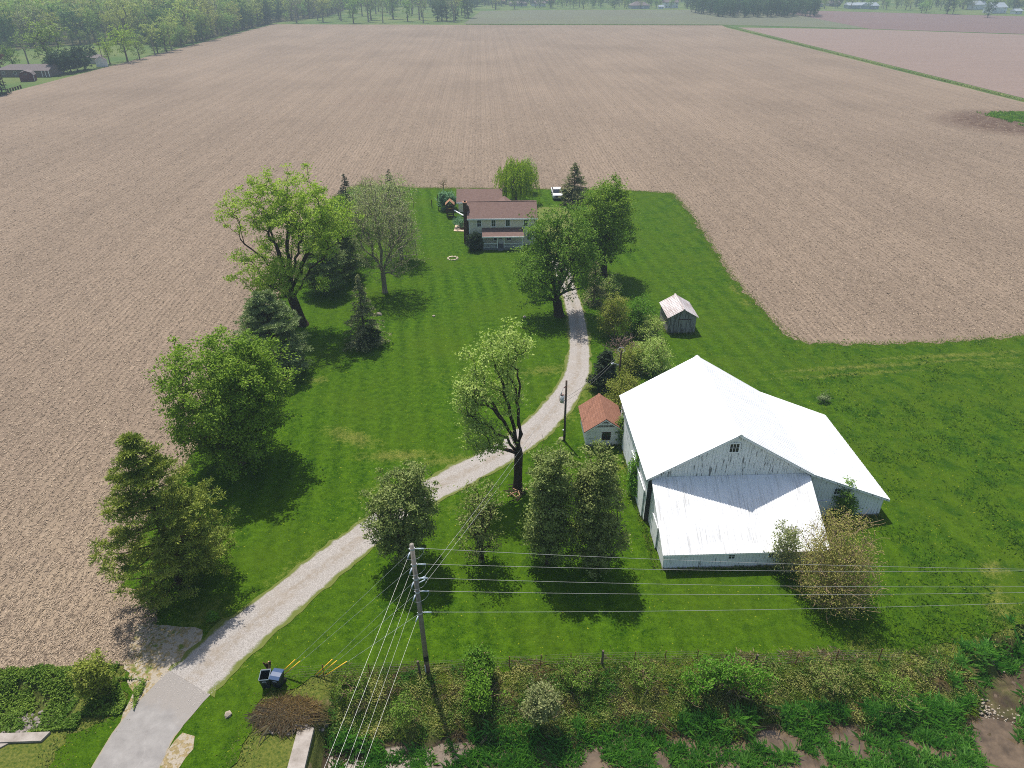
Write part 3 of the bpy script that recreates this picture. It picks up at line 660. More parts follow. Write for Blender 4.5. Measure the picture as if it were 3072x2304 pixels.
# ------------------------------------------------------------------ farmhouse
def farmhouse():
    fx, fy = -2.65, 110.8; W = 10.9; D = 6.6; ZE = 4.75; ZR = 6.35; ym = D / 2
    r = empty('farmhouse', (fx, fy, 0), 0, 'two-storey cream farmhouse with brown shingle roof and front porch', 'house')
    B().prism([(0, 0), (D, 0), (D, ZE), (ym, ZR), (0, ZE)], 'x', 0, W).build('wall', CREAM, r)
    sl = (ZR - ZE) / ym; ov = .32
    rf = B().prism([(-ov, ZE + .02 - ov * sl), (ym, ZR + .02), (ym, ZR + .13), (-ov, ZE + .13 - ov * sl)], 'x', -ov, W + ov).build('roof', SHING, r)
    rb = B().prism([(D + ov, ZE + .02 - ov * sl), (ym + .002, ZR + .02), (ym + .002, ZR + .13), (D + ov, ZE + .13 - ov * sl)], 'x', -ov, W + ov).build('roof', SHING, r)
    B().box(-ov, ym - .12, ZR + .10, W + ov, ym + .12, ZR + .155).build('ridge_cap', SHING, rf)
    B().box(-ov, -ov - .06, ZE - .14 - ov * sl, W + ov, -ov - .003, ZE + .10 - ov * sl).build('gutter', TRIM, r)
    B().box(-.06, -.07, .0, .06, -.005, ZE - .1).build('downpipe', TRIM, r)
    for x in (1.64, 3.99, 6.34, 9.3): window(r, 'x', x, 3.28, 0, -1, .62, 1.12, 2, 2, .11)
    for x in (1.64, 4.4, 6.5, 9.9): window(r, 'x', x, 0.95, 0, -1, .7, 1.25, 2, 2, .10)
    # porch: deck, roof, posts, railings, step
    p0, p1, py = 2.25, 8.75, -2.25
    B().box(p0, py + .1, .0, p1, -.004, .32).build('porch_deck', DECK, r)
    pr = B().prism([(-.003, 2.98), (py - .15, 2.28), (py - .15, 2.36), (-.003, 3.08)], 'x', p0 - .15, p1 + .15).build('porch_roof', SHING, r)
    B().box(p0 - .15, py - .2, 2.18, p1 + .15, py - .152, 2.36).build('fascia', TRIM, pr)
    B().box(p0 + .05, py + .12, 2.06, p1 - .05, py + .24, 2.27).build('beam', TRIM, pr)
    xs = [p0 + .12, 4.55, 5.65, p1 - .12]
    for x in xs: B().box(x - .06, py + .12, .32, x + .06, py + .24, 2.06).build('porch_post', TRIM, r)
    for xa, xb in ((xs[0] + .06, xs[1] - .06), (xs[2] + .06, xs[3] - .06)):
        rl = B().box(xa, py + .15, 1.05, xb, py + .21, 1.13).box(xa, py + .15, .45, xb, py + .21, .51).build('railing', TRIM, r)
        bb = B(); n = int((xb - xa) / .14)
        for i in range(1, n): x = xa + (xb - xa) * i / n; bb.box(x - .018, py + .16, .512, x + .018, py + .20, 1.048)
        tag(bb.build('balusters', TRIM, rl), kind='stuff')
    B().box(4.7, py - .35, 0, 5.5, py + .095, .17).build('step', DECK, r)
    d = B().box(4.78, -.045, .33, 5.52, -.004, 2.15).build('front_door', TRIM, r)
    B().box(4.92, -.055, 1.15, 5.38, -.046, 2.0).build('pane', GLASS, d)
    # chimney on the left gable
    ch = B().box(-.95, 1.0, 0, -.32, 2.2, 3.0).box(-.93, 1.2, 3.0, -.34, 2.0, 6.8).build('chimney', BRICK, r)
    B().box(-.02 - .32, 1.3, 1.0, -.003, 1.9, 6.3).build('chimney_back', BRICK, r)
    B().box(-1.0, 1.13, 6.8, -.27, 2.07, 6.95).build('cap', plain('mortar_cap', srgb(150, 112, 92), .9), ch)
    B().box(-.78, 1.4, 6.95, -.48, 1.8, 7.12).build('flue', BLACK, ch)
    # low link to the garage
    lk = B().prism([(5.2, 0), (7.4, 0), (7.4, 2.1), (6.3, 2.9), (5.2, 2.1)], 'y', D + .01, 18.5).build('link_wall', CREAM, r)
    for s in (-1, 1): B().prism([(6.3 + s * 1.35, 2.0), (6.3, 2.95), (6.3, 3.05), (6.3 + s * 1.35, 2.10)], 'y', D + .34, 18.4).build('link_roof', SHING, lk)
farmhouse()
def garage():
    r = empty('garage', (-5.0, 129.4, 0), 0, 'single-storey garage with brown shingle roof behind the farmhouse', 'garage')
    W, D, ZE, ZR = 8.0, 6.4, 1.98, 3.35; ym = D / 2; sl = (ZR - ZE) / ym; ov = .35
    B().prism([(0, 0), (D, 0), (D, ZE), (ym, ZR), (0, ZE)], 'x', 0, W).build('wall', CREAM, r)
    for s in (0, 1):
        ye = -ov if s == 0 else D + ov; yc = ym + .002 * s
        B().prism([(ye, ZE + .02 - ov * sl), (yc, ZR + .02), (yc, ZR + .13), (ye, ZE + .13 - ov * sl)], 'x', -ov, W + ov).build('roof', SHING, r)
    B().box(-ov, -ov - .06, ZE - .12 - ov * sl, W + ov, -ov - .003, ZE + .08 - ov * sl).build('gutter', TRIM, r)
    window(r, 'x', 1.15, 1.0, 0, -1, .55, .62, 2, 2, .07)
    window(r, 'x', 5.0, 1.0, 0, -1, .55, .62, 2, 2, .07)
garage()

# ------------------------------------------------------------------ poles and wires
POLEW = bark('weathered_pole', srgb(112, 104, 96), srgb(150, 144, 136)); POLED = bark('brown_pole', srgb(58, 46, 38), srgb(84, 70, 58)); POLER = bark('reddish_pole_butt', srgb(86, 54, 42), srgb(120, 100, 88))
WIREM = plain('bare_aluminium', (0.34, 0.34, 0.34), 0.45, 0.5, 0, 1, 0.3); WIRED = plain('dark_wire', (0.10, 0.10, 0.10), 0.6); GALV = plain('galvanised_steel', (0.42, 0.44, 0.46), 0.5, 0.4, 0.1, 4.0); YELLOW = plain('yellow_plastic', srgb(232, 186, 40), 0.5, 0.4)
PORC = plain('pale_insulator', srgb(158, 170, 182), 0.3, 0.5)
FB = Vector((-4.4, 29.55, -0.2)); FT = Vector((-4.62, 29.6, 11.45))
def on_pole(z): return FB.lerp(FT, (z - FB.z) / (FT.z - FB.z))
def front_pole():
    r = empty('utility_pole', FB, 0, 'tall weathered grey utility pole at the ditch carrying many wires', 'utility pole')
    L = lambda z: on_pole(z) - FB
    B().bar(L(1.0), L(11.45), .165, .125, 12).build('shaft', POLEW, r, True)
    B().bar((0, 0, -.3), L(1.0), .172, .165, 12).build('butt', POLER, r, True)
    B().bar(L(1.25), L(1.75), .175, .172, 12).build('tar_band', BLACK, r, True)
    b = B().box(-.05, -.19, 0, .03, -.15, .8); b.build('ground_rod_guard', GALV, r, loc=(-.10, 0, .3))
    for z in (11.1, 9.85, 8.7, 7.6, 5.75):
        q = L(z)
        B().bar(q + Vector((-.2, 0, 0)), q + Vector((.24, 0, 0)), .03).bar(q + Vector((0, 0, -.05)), q + Vector((0, 0, .05)), .16, None, 10).build('clamp', GALV, r)
        B().bar(q + Vector((.24, 0, 0)), q + Vector((.70, -.01, -.01)), .045, .045, 8).build('insulator', PORC, r, True)
        B().bar(q + Vector((-.12, -.15, -.12)), q + Vector((-.26, -.42, -.35)), .045, .045, 8).build('insulator', PORC, r, True)
        if z > 6: B().path([q + Vector((-.26, -.42, -.42)), q + Vector((.05, -.40, -.52)), q + Vector((.4, -.25, -.46)), q + Vector((.62, -.1, -.28)), q + Vector((.70, -.02, -.02))], .014).build('jumper', WIREM, r)
    q = L(8.55)
    cut = B().bar(q + Vector((.15, .15, -.1)), q + Vector((.55, .3, .0)), .04).bar(q + Vector((.15, .12, -.35)), q + Vector((.5, .3, -.3)), .04).build('fused_cutout', PORC, r, True)
front_pole()
def sag(a, b, s, n=24):
    a = Vector(a); b = Vector(b); return [a.lerp(b, i / n) - Vector((0, 0, s * 4 * (i / n) * (1 - i / n))) for i in range(n + 1)]
def wire(label, pts, r, mat, cat='wire', group=None, name='power_wire'):
    o = empty(name, pts[0], 0, label, cat, group); o0 = Vector(pts[0])
    bpy.data.objects.remove(o)
    o = B().path([Vector(p) - o0 for p in pts], r, 4).build(name, mat, None, loc=o0)
    return tag(o, label, cat, group)
ORD = ['topmost', 'second from the top', 'middle', 'second from the bottom', 'lowest']
for i, (z, ey) in enumerate(((11.1, 1208), (9.85, 1212), (8.7, 1247), (7.6, 1260), (5.75, 1283))):
    a = on_pole(z) + Vector((.7, 0, 0)); e = AT(2212, ey, 31.5)
    far = a + (Vector(e) - a) * 1.9
    wire(f'{ORD[i]} of five pale wires crossing the barn lawn to the right', sag(a, far, 0.9, 40), .0085, WIREM, group='wires running right from the grey pole')
WORD = ['leftmost', 'second from the left', 'middle', 'second from the right', 'rightmost']
for i, (z, ex) in enumerate(((11.1, 728), (9.85, 751), (8.7, 774), (7.6, 793), (5.75, 812))):
    a = on_pole(z) + Vector((-.26, -.42, -.35)); h = 10.3 - i * 0.72 if i < 4 else 5.6
    e = Vector(P(ex - 30, 1659 * 1.0, h - .5)) 
    wire(f'{WORD[i]} of five bright wires descending from the pole towards the viewer', sag(a, a + (e - a) * 2.6, 0.15, 12), .005, WIREM, group='wires running from the grey pole towards the viewer')
# transformer pole beside the drive
TP = Vector((7.3, 55.1, 0))
def tpole():
    r = empty('utility_pole', TP, 0, 'brown utility pole with grey transformer beside the gravel drive', 'utility pole')
    B().bar((0, 0, -.2), (-.05, 0, 6.9), .12, .095, 10).build('shaft', POLED, r, True)
    B().bar((0, 0, .42), (0, 0, .82), .128, .127, 10).build('tar_band', BLACK, r, True)
    t = B().bar((-.38, -.02, 4.55), (-.38, -.02, 5.35), .2, .2, 14).build('transformer', GALV, r, True)
    B().bar((-.38, -.02, 5.35), (-.38, -.02, 5.47), .2, .08, 14).build('lid', plain('rusty_lid', srgb(140, 112, 104), .8), t, True)
    B().bar((-.46, -.05, 5.44), (-.46, -.05, 5.68), .035).bar((-.2, -.02, 4.75), (-.08, 0, 4.75), .04).bar((-.2, -.02, 5.15), (-.08, 0, 5.15), .04).build('bushing', PORC, t)
    B().bar((-.08, 0, 6.3), (-.28, -.03, 6.15), .05).build('cutout', REDP, r)
    B().path([(-.28, -.03, 6.15), (-.42, -.04, 5.85), (-.46, -.05, 5.68)], .012).path([(-.5, -.05, 5.6), (-.68, -.04, 5.2), (-.62, -.05, 4.7), (-.3, -.05, 4.45), (-.05, -.1, 4.4)], .014).build('jumper', WIRED, r)
    B().box(-.03, -.14, .9, .03, -.11, 3.6).build('conduit', WIRED, r)
    B().bar((-.16, -.08, 1.3), (-.16, -.08, 1.42), .06).build('meter', TRIM, r)
tpole()
P2 = Vector((14.0, 63.6, 0))
def pole2():
    r = empty('utility_pole', P2, 0, 'short dark pole with wire loop among shrubs behind the barn', 'utility pole')
    B().bar((0, 0, -.2), (0, 0, 5.4), .11, .09, 10).build('shaft', POLED, r, True)
    B().path([(.15, 0, 5.1), (.4, 0, 5.35), (.2, 0, 5.75), (-.2, 0, 5.75), (-.4, 0, 5.4), (-.15, 0, 5.2)], .025).build('wire_loop', GALV, r)
    B().bar((-.1, 0, 3.6), (-.7, -.05, 3.9), .03).bar((-.7, -.05, 3.9), (-.95, -.05, 3.78), .10, .14, 8).build('lamp_arm', GALV, r)
pole2()
for i, (z, nm) in enumerate(((8.55, 'upper'), (8.2, 'lower'))):
    wire(f'{nm} of two thin wires linking the tall pole to the transformer pole', sag(on_pole(z) + Vector((.5, .3, 0 if i == 0 else -.2)), TP + Vector((-.1 - .0 * i, -.05, 6.5 - .9 * i)), .35), .009, WIREM, group='wires between the two poles')
for i, (z, nm) in enumerate(((5.15, 'upper'), (4.75, 'lower'))):
    wire(f'{nm} of two dark service wires from transformer pole to shrub pole', sag(TP + Vector((.08, 0, z)), P2 + Vector((-.1, 0, z)), .45), .013, WIRED if i else WIRED, group='service wires over the drive')
# guy wires with yellow guards
for i, (px, py, z) in enumerate(((604, 1452, 11.0), (612, 1454, 9.8), (684, 1452, 8.6), (690, 1454, 7.5), (706, 1452, 5.7))):
    g = Vector(P(px - 4, py + 8, 0)); t = on_pole(z); d = (t - g).normalized()
    r = empty('guy_wire', g, 0, f'{WORD[i]} of five taut guy wires with yellow guards left of the pole', 'guy wire', 'guy wires of the grey pole')
    B().bar((0, 0, -.1), t - g, .007, k=4).build('strand', GALV, r)
    B().bar(d * .1, d * 2.1, .032, k=7).build('yellow_guard', YELLOW, r, True)

# ------------------------------------------------------------------ wire fence along the ditch
RUSTW = plain('dull_old_wire', (0.16, 0.145, 0.125), .8)
def fence():
    line = [(-14.0, 29.35), (-11.2, 29.5), (-8.2, 29.55), (-4.9, 29.5), (1.0, 29.7), (7.2, 29.72), (13.5, 29.6), (17.3, 29.15), (22.9, 29.3), (28.6, 29.1)]
    r = empty('wire_fence', (-14, 29.35, 0), 0, 'old woven-wire fence on mixed posts along the ditch bank', 'fence')
    o = Vector((-14, 29.35, 0)); rust = plain('rusty_steel', srgb(112, 74, 52), .9); grey = plain('weathered_post', srgb(98, 88, 78), .95, .1, .2, 6)
    for a, b in zip(line[:-1], line[1:]):
        n = max(1, round((b[0] - a[0]) / 2.4))
        for i in range(n):
            x = a[0] + (b[0] - a[0]) * i / n; y = a[1] + (b[1] - a[1]) * i / n; h = random.uniform(1.05, 1.3); lx = random.uniform(-.08, .08)
            big = abs(x - 17.3) < .5 or i == 0 and random.random() < .4
            B().bar((x - o.x, y - o.y, -.2), (x - o.x + lx, y - o.y + random.uniform(-.06, .06), h + .15 * big), .075 if big else .03, k=8).build('post', grey if big else rust, r)
    for z in (.15, .4, .65, .9, 1.1):
        pts = []
        for a, b in zip(line[:-1], line[1:]):
            for i in range(4): t = i / 4; pts.append(Vector((a[0] + (b[0] - a[0]) * t - o.x, a[1] + (b[1] - a[1]) * t - o.y + .04, z + random.uniform(-.05, .05))))
        B().path(pts, .004, 4).build('wire', RUSTW, r)
    bb = B(); x = -13.9
    while x < 28.4:
        y = np.interp(x, [p[0] for p in line], [p[1] for p in line]); bb.bar((x - o.x, y - o.y + .04, .12), (x - o.x + random.uniform(-.03, .03), y - o.y + .04, 1.08), .002, k=3); x += .3
    tag(bb.build('stay_wires', RUSTW, r), kind='stuff')
fence()
def posts(pxs, label, hgt, grp):
    for i, (px, py) in enumerate(pxs):
        q = P(px, py); o = B().box(-.06, -.06, -.1, .06, .06, hgt * random.uniform(.85, 1.1)).build('fence_post', DARKWOOD, None, loc=q); tag(o, label[i], 'post', grp)
posts([(933, 448), (947, 455), (960, 456)], ['leftmost of three dark posts left of the garage', 'middle of three dark posts left of the garage', 'dark post nearest the wooden play tower'], 1.5, 'posts beside the garage')
bpy.data.objects['fence_post.001'].scale.z = 1.9

# ------------------------------------------------------------------ bins
def wheelie(loc, rz, label, lid_open, dark, lidm):
    r = empty('wheeled_bin', loc, rz, label, 'bin', 'bins at the end of the drive')
    b0, b1, d0, d1, h = .24, .31, .27, .37, 1.02
    V = [(-b0, -d0, .06), (b0, -d0, .06), (b0, d0, .06), (-b0, d0, .06), (-b1, -d1, h), (b1, -d1, h), (b1, d1, h), (-b1, d1, h)]
    t = .03; V += [(-b1 + t, -d1 + t, h), (b1 - t, -d1 + t, h), (b1 - t, d1 - t, h), (-b1 + t, d1 - t, h), (-b0 + t, -d0 + t, .12), (b0 - t, -d0 + t, .12), (b0 - t, d0 - t, .12), (-b0 + t, d0 - t, .12)]
    F = [(0, 3, 2, 1)] + [(i, (i + 1) % 4, 4 + (i + 1) % 4, 4 + i) for i in range(4)] + [(4 + i, 4 + (i + 1) % 4, 8 + (i + 1) % 4, 8 + i) for i in range(4)] + [(8 + i, 8 + (i + 1) % 4, 12 + (i + 1) % 4, 12 + i) for i in range(4)] + [(12, 13, 14, 15)]
    B().add(V, F).build('body', dark, r)
    rim = B()
    for a, c in (((-b1, -d1), (b1, -d1)), ((b1, -d1), (b1, d1)), ((b1, d1), (-b1, d1)), ((-b1, d1), (-b1, -d1))): rim.bar((*a, h), (*c, h), .03)
    rim.build('rim', plain('grey_plastic_rim', srgb(96, 110, 116), .5), r)
    if lid_open: B().prism([(.39, h), (.46, h), (.56, .35), (.50, .33)], 'x', -b1, b1).build('lid', lidm, r)
    else:
        B().prism([(-.42, h + .035), (.42, h + .035), (.40, h + .09), (.1, h + .14), (-.2, h + .13), (-.42, h + .06)], 'x', -b1 - .03, b1 + .03).build('lid', lidm, r)
    for s in (-1, 1): B().bar((s * .25, .30, .13), (s * .31, .30, .13), .13, None, 14).build('wheel', BLACK, r, True)
    B().bar((-.2, .44, h - .06), (.2, .44, h - .06), .02).build('handle', dark, r)
    st = B()
    for (x, z_) in ((-.09, .80), (.0, .83), (.09, .80)): st.prism([(x - .045, z_ - .03), (x + .035, z_ - .04), (x + .05, z_ + .01), (x, z_ + .05), (x - .05, z_ + .02)], 'y', -.372, -.352)
    e = st.build('emblem', plain('pale_print', srgb(150, 160, 170), .6), r)
BINP = plain('navy_plastic', srgb(24, 34, 46), .45, .4, .1, 5); LIDP = plain('glossy_blue_plastic', srgb(52, 72, 104), .18, .6)
q = P(578, 1480); wheelie((q[0], q[1], 0.0), .06, 'dark wheeled bin standing open with its lid hanging back', True, BINP, BINP)
q = P(602, 1480); wheelie((q[0] + .04, q[1] + .02, 0.0), -.22, 'dark wheeled bin with shiny blue lid closed', False, BINP, LIDP)
q = P(582, 1445)
st = empty('dead_stump', (q[0], q[1] - .1, 0), 0, 'broken pale stump behind the open bin', 'stump')
for k in range(5): B().bar((random.uniform(-.2, .2), random.uniform(-.1, .1), -.1), (random.uniform(-.35, .35), random.uniform(-.1, .1), random.uniform(.5, 1.0)), .08, .05, 7).build('stem', TANWOOD if k % 2 else DARKWOOD, st)

# ------------------------------------------------------------------ culvert headwalls
def headwall():
    r = empty('headwall', (-11.7, 24.5, 0), 0, 'grey concrete culvert headwall on the right of the drive', 'headwall')
    B().prism([(-.55, -6), (.50, -6), (.62, 1.35), (-.35, 1.45)], 'z', -2.2, 0.16).build('parapet', CONCRETE, r)
    B().box(.48, -1.5, -1.7, .53, 1.0, -.7).build('culvert_mouth_shade', INSIDE, r)  # thin dark slab, its colour stands in for shade inside the culvert
    r = empty('headwall', (-29, 24.5, 0), 0, 'grey concrete culvert headwall in the bottom left corner', 'headwall')
    B().prism([(-14, 1.15), (1.7, 1.15), (1.95, 1.72), (-14, 1.76)], 'z', -2.0, 0.14).build('parapet', CONCRETE, r)
    B().prism([(-14, -8), (-1.2, -8), (-1.75, -1.6), (-1.6, -.4), (-.9, .6), (-.2, 1.14), (-14, 1.14)], 'z', -1.0, 0.06).build('slab', CONCRETE, r)
headwall()

# ------------------------------------------------------------------ truck behind the house
def truck():
    q = P(1205, 434); r = empty('pickup_truck', (14.45, 135.9, 0), 0.0, 'white pickup truck parked on grass behind the farmhouse', 'truck')
    wp = plain('white_car_paint', (0.80, 0.81, 0.82), .25, .5); gl = plain('dark_car_glass', (0.03, 0.035, 0.045), .06, .6); gr = plain('grey_bumper', srgb(120, 130, 140), .4, .5, 0, 1, .4); ty = plain('black_tyre', (.015, .015, .015), .9)
    hw = .93
    B().prism([(0.06, .45), (0.0, .85), (.15, 1.08), (1.25, 1.18), (1.35, 1.2), (5.4, 1.2), (5.45, .5), (4.9, .42), (.5, .40)], 'x', -hw, hw).build('body', wp, r)
    B().add([(-.86, 1.25, 1.19), (.86, 1.25, 1.19), (.70, 1.95, 1.80), (-.70, 1.95, 1.80), (-.86, 3.5, 1.19), (.86, 3.5, 1.19), (.70, 3.25, 1.80), (-.70, 3.25, 1.80)], [(0, 1, 2, 3), (1, 5, 6, 2), (5, 4, 7, 6), (4, 0, 3, 7), (0, 4, 5, 1)]).build('cab_glass', gl, r)
    B().prism([(1.92, 1.78), (3.28, 1.78), (3.2, 1.87), (2.05, 1.87)], 'x', -.74, .74).build('cab_roof', wp, r)
    B().box(-.55, -.03, .72, .55, .05, .98).build('grille', BLACK, r)
    B().box(-hw - .02, -.12, .42, hw + .02, .05, .66).build('bumper', gr, r)
    for s in (-1, 1):
        B().box(s * .75 - .16, -.02, .76, s * .75 + .16, .10, .98).build('headlight', PORC, r)
        B().box(s * 1.06 - .12, 1.45, 1.18, s * 1.06 + .12, 1.58, 1.40).build('mirror', BLACK, r)
        for y in (1.0, 4.4):
            t = B().bar((s * .70, y, .38), (s * .95, y, .38), .38, None, 16).build('wheel', ty, r, True); B().bar((s * .94, y, .38), (s * .965, y, .38), .22, None, 12).build('rim', gr, t)
    B().box(-.80, 3.6, 1.19, .80, 5.35, 1.215).build('bed_cover', BLACK, r)
truck()

# ------------------------------------------------------------------ garden things round the house
def playset():
    q = P(973, 468); r = empty('play_tower', (q[0], q[1], 0), 0.0, 'brown wooden play tower with peaked roof beside the garage', 'play tower')
    for x in (-.6, .6):
        for y in (-.6, .6): B().box(x - .06, y - .06, -.1, x + .06, y + .06, 2.5).build('post', DARKWOOD, r)
    B().box(-.7, -.7, 1.2, .7, .7, 1.3).build('platform', DARKWOOD, r)
    for z in (1.5, 1.72, 1.94):
        for s in (-1, 1):
            B().box(-.7, s * .69 - .02, z, .7, s * .69 + .02, z + .14).build('rail_board', DARKWOOD, r); B().box(s * .69 - .02, -.66, z, s * .69 + .02, .66, z + .14).build('rail_board', DARKWOOD, r)
    for z in (.2, .5, .8): 
        B().box(-.66, -.70, z, .66, -.66, z + .2).build('rail_board', DARKWOOD, r)
    for s in (-1, 1): B().prism([(s * .85, 2.35), (0, 3.15), (0, 3.2), (s * .85, 2.42)], 'y', -.8, .8).build('roof', plain('tan_roof_board', srgb(150, 112, 86), .8, .2, .2, 4), r)
    B().bar((-.2, -.715, 1.75), (.2, -.715, 1.75), .05).build('handle', YELLOW, r)
    B().prism([(.7, 1.25), (2.6, .15), (2.6, .05), (.7, 1.15)], 'y', -.3, .3).build('slide', TRIM, r)
playset()
def patio():
    r = empty('patio', (0, 0, 0), 0, 'pale concrete patio slab with brick bed left of the chimney', 'patio')
    pts = ppx([(980, 500), (1012, 501), (1012, 486), (992, 484), (984, 487)]); c = pts[0]
    r.location = (c[0], c[1], 0); L = [(p[0] - c[0], p[1] - c[1]) for p in pts]
    B().prism(L, 'z', .0, .1).build('slab', plain('pale_paving', srgb(196, 172, 150), .9, .15, .1, 3), r)
    B().prism([(p[0] * .8 + 1.1, p[1] * .62 + .9) for p in L], 'z', .101, .4).build('raised_bed', BRICK, r)
patio()
def fire_ring():
    q = P(978, 559); r = empty('fire_ring', (q[0], q[1], 0), 0, 'low ring of pale stones on the lawn before the house', 'fire ring')
    m = plain('pale_fieldstone', srgb(186, 172, 150), .95, .1, .2, 4)
    for i in range(11):
        a = 2 * math.pi * i / 11; o = rock(.16 + .1 * random.random(), i, m, 'stone', r); o.location = (.75 * math.cos(a), .75 * math.sin(a), .08); o.rotation_euler.z = a
def rock(s, seed, mat, name, parent=None):
    bm = bmesh.new(); bmesh.ops.create_icosphere(bm, subdivisions=1, radius=s); rr = random.Random(seed)
    for v in bm.verts: v.co *= rr.uniform(.75, 1.2); v.co.z *= .65
    me = bpy.data.meshes.new(name); bm.to_mesh(me); bm.free(); me.materials.append(mat); return mobj(name, me, parent)
fire_ring()
STONE = plain('pale_stone', srgb(150, 139, 124), .95, .1, .25, 5)
for px, py, s, lb in ((820, 680, .45, 'large grey boulder beside the sparse spruce'), (937, 684, .22, 'small pale stone alone on the lawn'), (1133, 686, .3, 'pale flat stone on the lawn left of the drive maple'), (493, 1545, .25, 'tan rock on the grass verge right of the paved apron'), (1213, 950, .35, 'pale boulder at the foot of the transformer pole')):
    q = P(px, py); o = rock(s, int(px), STONE, 'boulder'); o.location = (q[0], q[1], .1); tag(o, lb, 'stone')

# ------------------------------------------------------------------ plants
BARK = bark('grey_brown_bark', srgb(70, 58, 48), srgb(104, 92, 80)); BARKD = bark('dark_bark', srgb(42, 34, 28), srgb(70, 58, 48)); TWIG = bark('grey_twigs', srgb(100, 92, 80), srgb(150, 140, 124)); TWIGB = bark('brown_twigs', srgb(120, 100, 76), srgb(172, 150, 120))
L_LIME = leaf('lime_foliage', srgb(100, 130, 36), srgb(168, 184, 80), .4, 0)
L_MAPLE = leaf('maple_foliage', srgb(72, 104, 26), srgb(134, 158, 58), .38, .05)
L_MID = leaf('mid_green_foliage', srgb(62, 94, 26), srgb(120, 144, 58), .35, .05)
L_YGREEN = leaf('young_yellow_green_foliage', srgb(108, 134, 54), srgb(172, 184, 108), .4, .05)
L_OLIVE = leaf('olive_bud_foliage', srgb(110, 122, 72), srgb(164, 172, 120), .3, .05)
L_PEAR = leaf('pear_foliage', srgb(62, 84, 32), srgb(146, 154, 92), .3, .08)
L_PINE = leaf('pine_needles', srgb(66, 88, 32), srgb(142, 146, 64), .2, .05)
L_PINEG = leaf('grey_green_needles', srgb(80, 98, 58), srgb(140, 150, 104), .2, .05)
L_SPRUCE = leaf('spruce_needles', srgb(72, 82, 48), srgb(136, 136, 92), .15, .05)
L_DARK = leaf('dark_evergreen', srgb(22, 36, 22), srgb(44, 60, 34), .12, .05)
L_BLUE = leaf('blue_green_foliage', srgb(66, 104, 74), srgb(122, 154, 118), .25, 0)
L_WILLOW = leaf('willow_foliage', srgb(104, 132, 30), srgb(152, 168, 60), .4, 0)
L_YBROWN = leaf('yellow_brown_buds', srgb(106, 104, 48), srgb(150, 144, 82), .3, .05)
L_YSHRUB = leaf('yellow_green_shrub', srgb(96, 110, 36), srgb(148, 154, 72), .35, .05)
L_BRIGHT = leaf('bright_green_shrub', srgb(58, 98, 22), srgb(108, 144, 46), .38, .05)
L_PALE = leaf('pale_silvery_foliage', srgb(96, 106, 62), srgb(140, 144, 98), .3, 0)
L_REED = leaf('reed_grass', srgb(60, 116, 42), srgb(124, 166, 84), .3, 0)
L_MEADOW = leaf('meadow_tufts', srgb(36, 76, 16), srgb(84, 114, 36), .3, 0)
L_WEED = leaf('bank_weeds', srgb(54, 94, 28), srgb(140, 138, 78), .3, 0)
L_DEAD = leaf('dead_stalks', srgb(124, 106, 82), srgb(184, 164, 134), .15, 0)
L_STRAW_SHADE = leaf('corn_straw_and_shade', srgb(80, 68, 56), srgb(156, 138, 117), .05, 0)  # straw tones, the dark end painted as shadow among the stalks
L_RANK = leaf('rank_grass', srgb(74, 106, 34), srgb(148, 158, 80), .3, 0)
L_DARKF = leaf('dark_green_evergreen', srgb(34, 56, 32), srgb(66, 90, 50), .2, .05)
L_PURPLE = leaf('dark_red_foliage', srgb(64, 24, 32), srgb(92, 40, 44), .2, 0)
L_W1 = leaf('wood_green', srgb(86, 114, 52), srgb(146, 166, 88), .35, .12)
L_W2 = leaf('wood_yellow', srgb(118, 128, 62), srgb(172, 174, 102), .35, .12)
L_W3 = leaf('wood_dark', srgb(40, 68, 36), srgb(80, 106, 58), .3, .1)

def unit(a): return a / (np.linalg.norm(a, axis=-1, keepdims=True) + 1e-9)
def leaf_quads(C, N, size, rng, aspect=0.55, along=None):
    """diamond leaves at C facing N"""
    n = len(C); size = (size * rng.uniform(.65, 1.35, n))[:, None]
    t = unit(np.cross(N, rng.normal(size=(n, 3)))) if along is None else unit(along)
    b = unit(np.cross(N, t))
    V = np.stack([C - t * size * .5, C + b * size * aspect * .5, C + t * size * .5, C - b * size * aspect * .5], 1)
    return V
def tubes(p0, p1, r0, r1, k):
    d = unit(p1 - p0); ref = np.where(np.abs(d[:, 2:3]) < .9, np.array([[0, 0, 1.]]), np.array([[1., 0, 0]])); u = unit(np.cross(d, ref)); w_ = np.cross(d, u)
    ang = 2 * math.pi * np.arange(k) / k
    ring = u[:, None, :] * np.cos(ang)[None, :, None] + w_[:, None, :] * np.sin(ang)[None, :, None]
    V = np.concatenate([p0[:, None, :] + ring * r0[:, None, None], p1[:, None, :] + ring * r1[:, None, None]], 1).reshape(-1, 3)
    base = (np.arange(len(p0)) * 2 * k)[:, None]; i = np.arange(k); j = (i + 1) % k
    F = np.stack([base + i, base + j, base + k + j, base + k + i], 2).reshape(-1, 4)
    return V, F
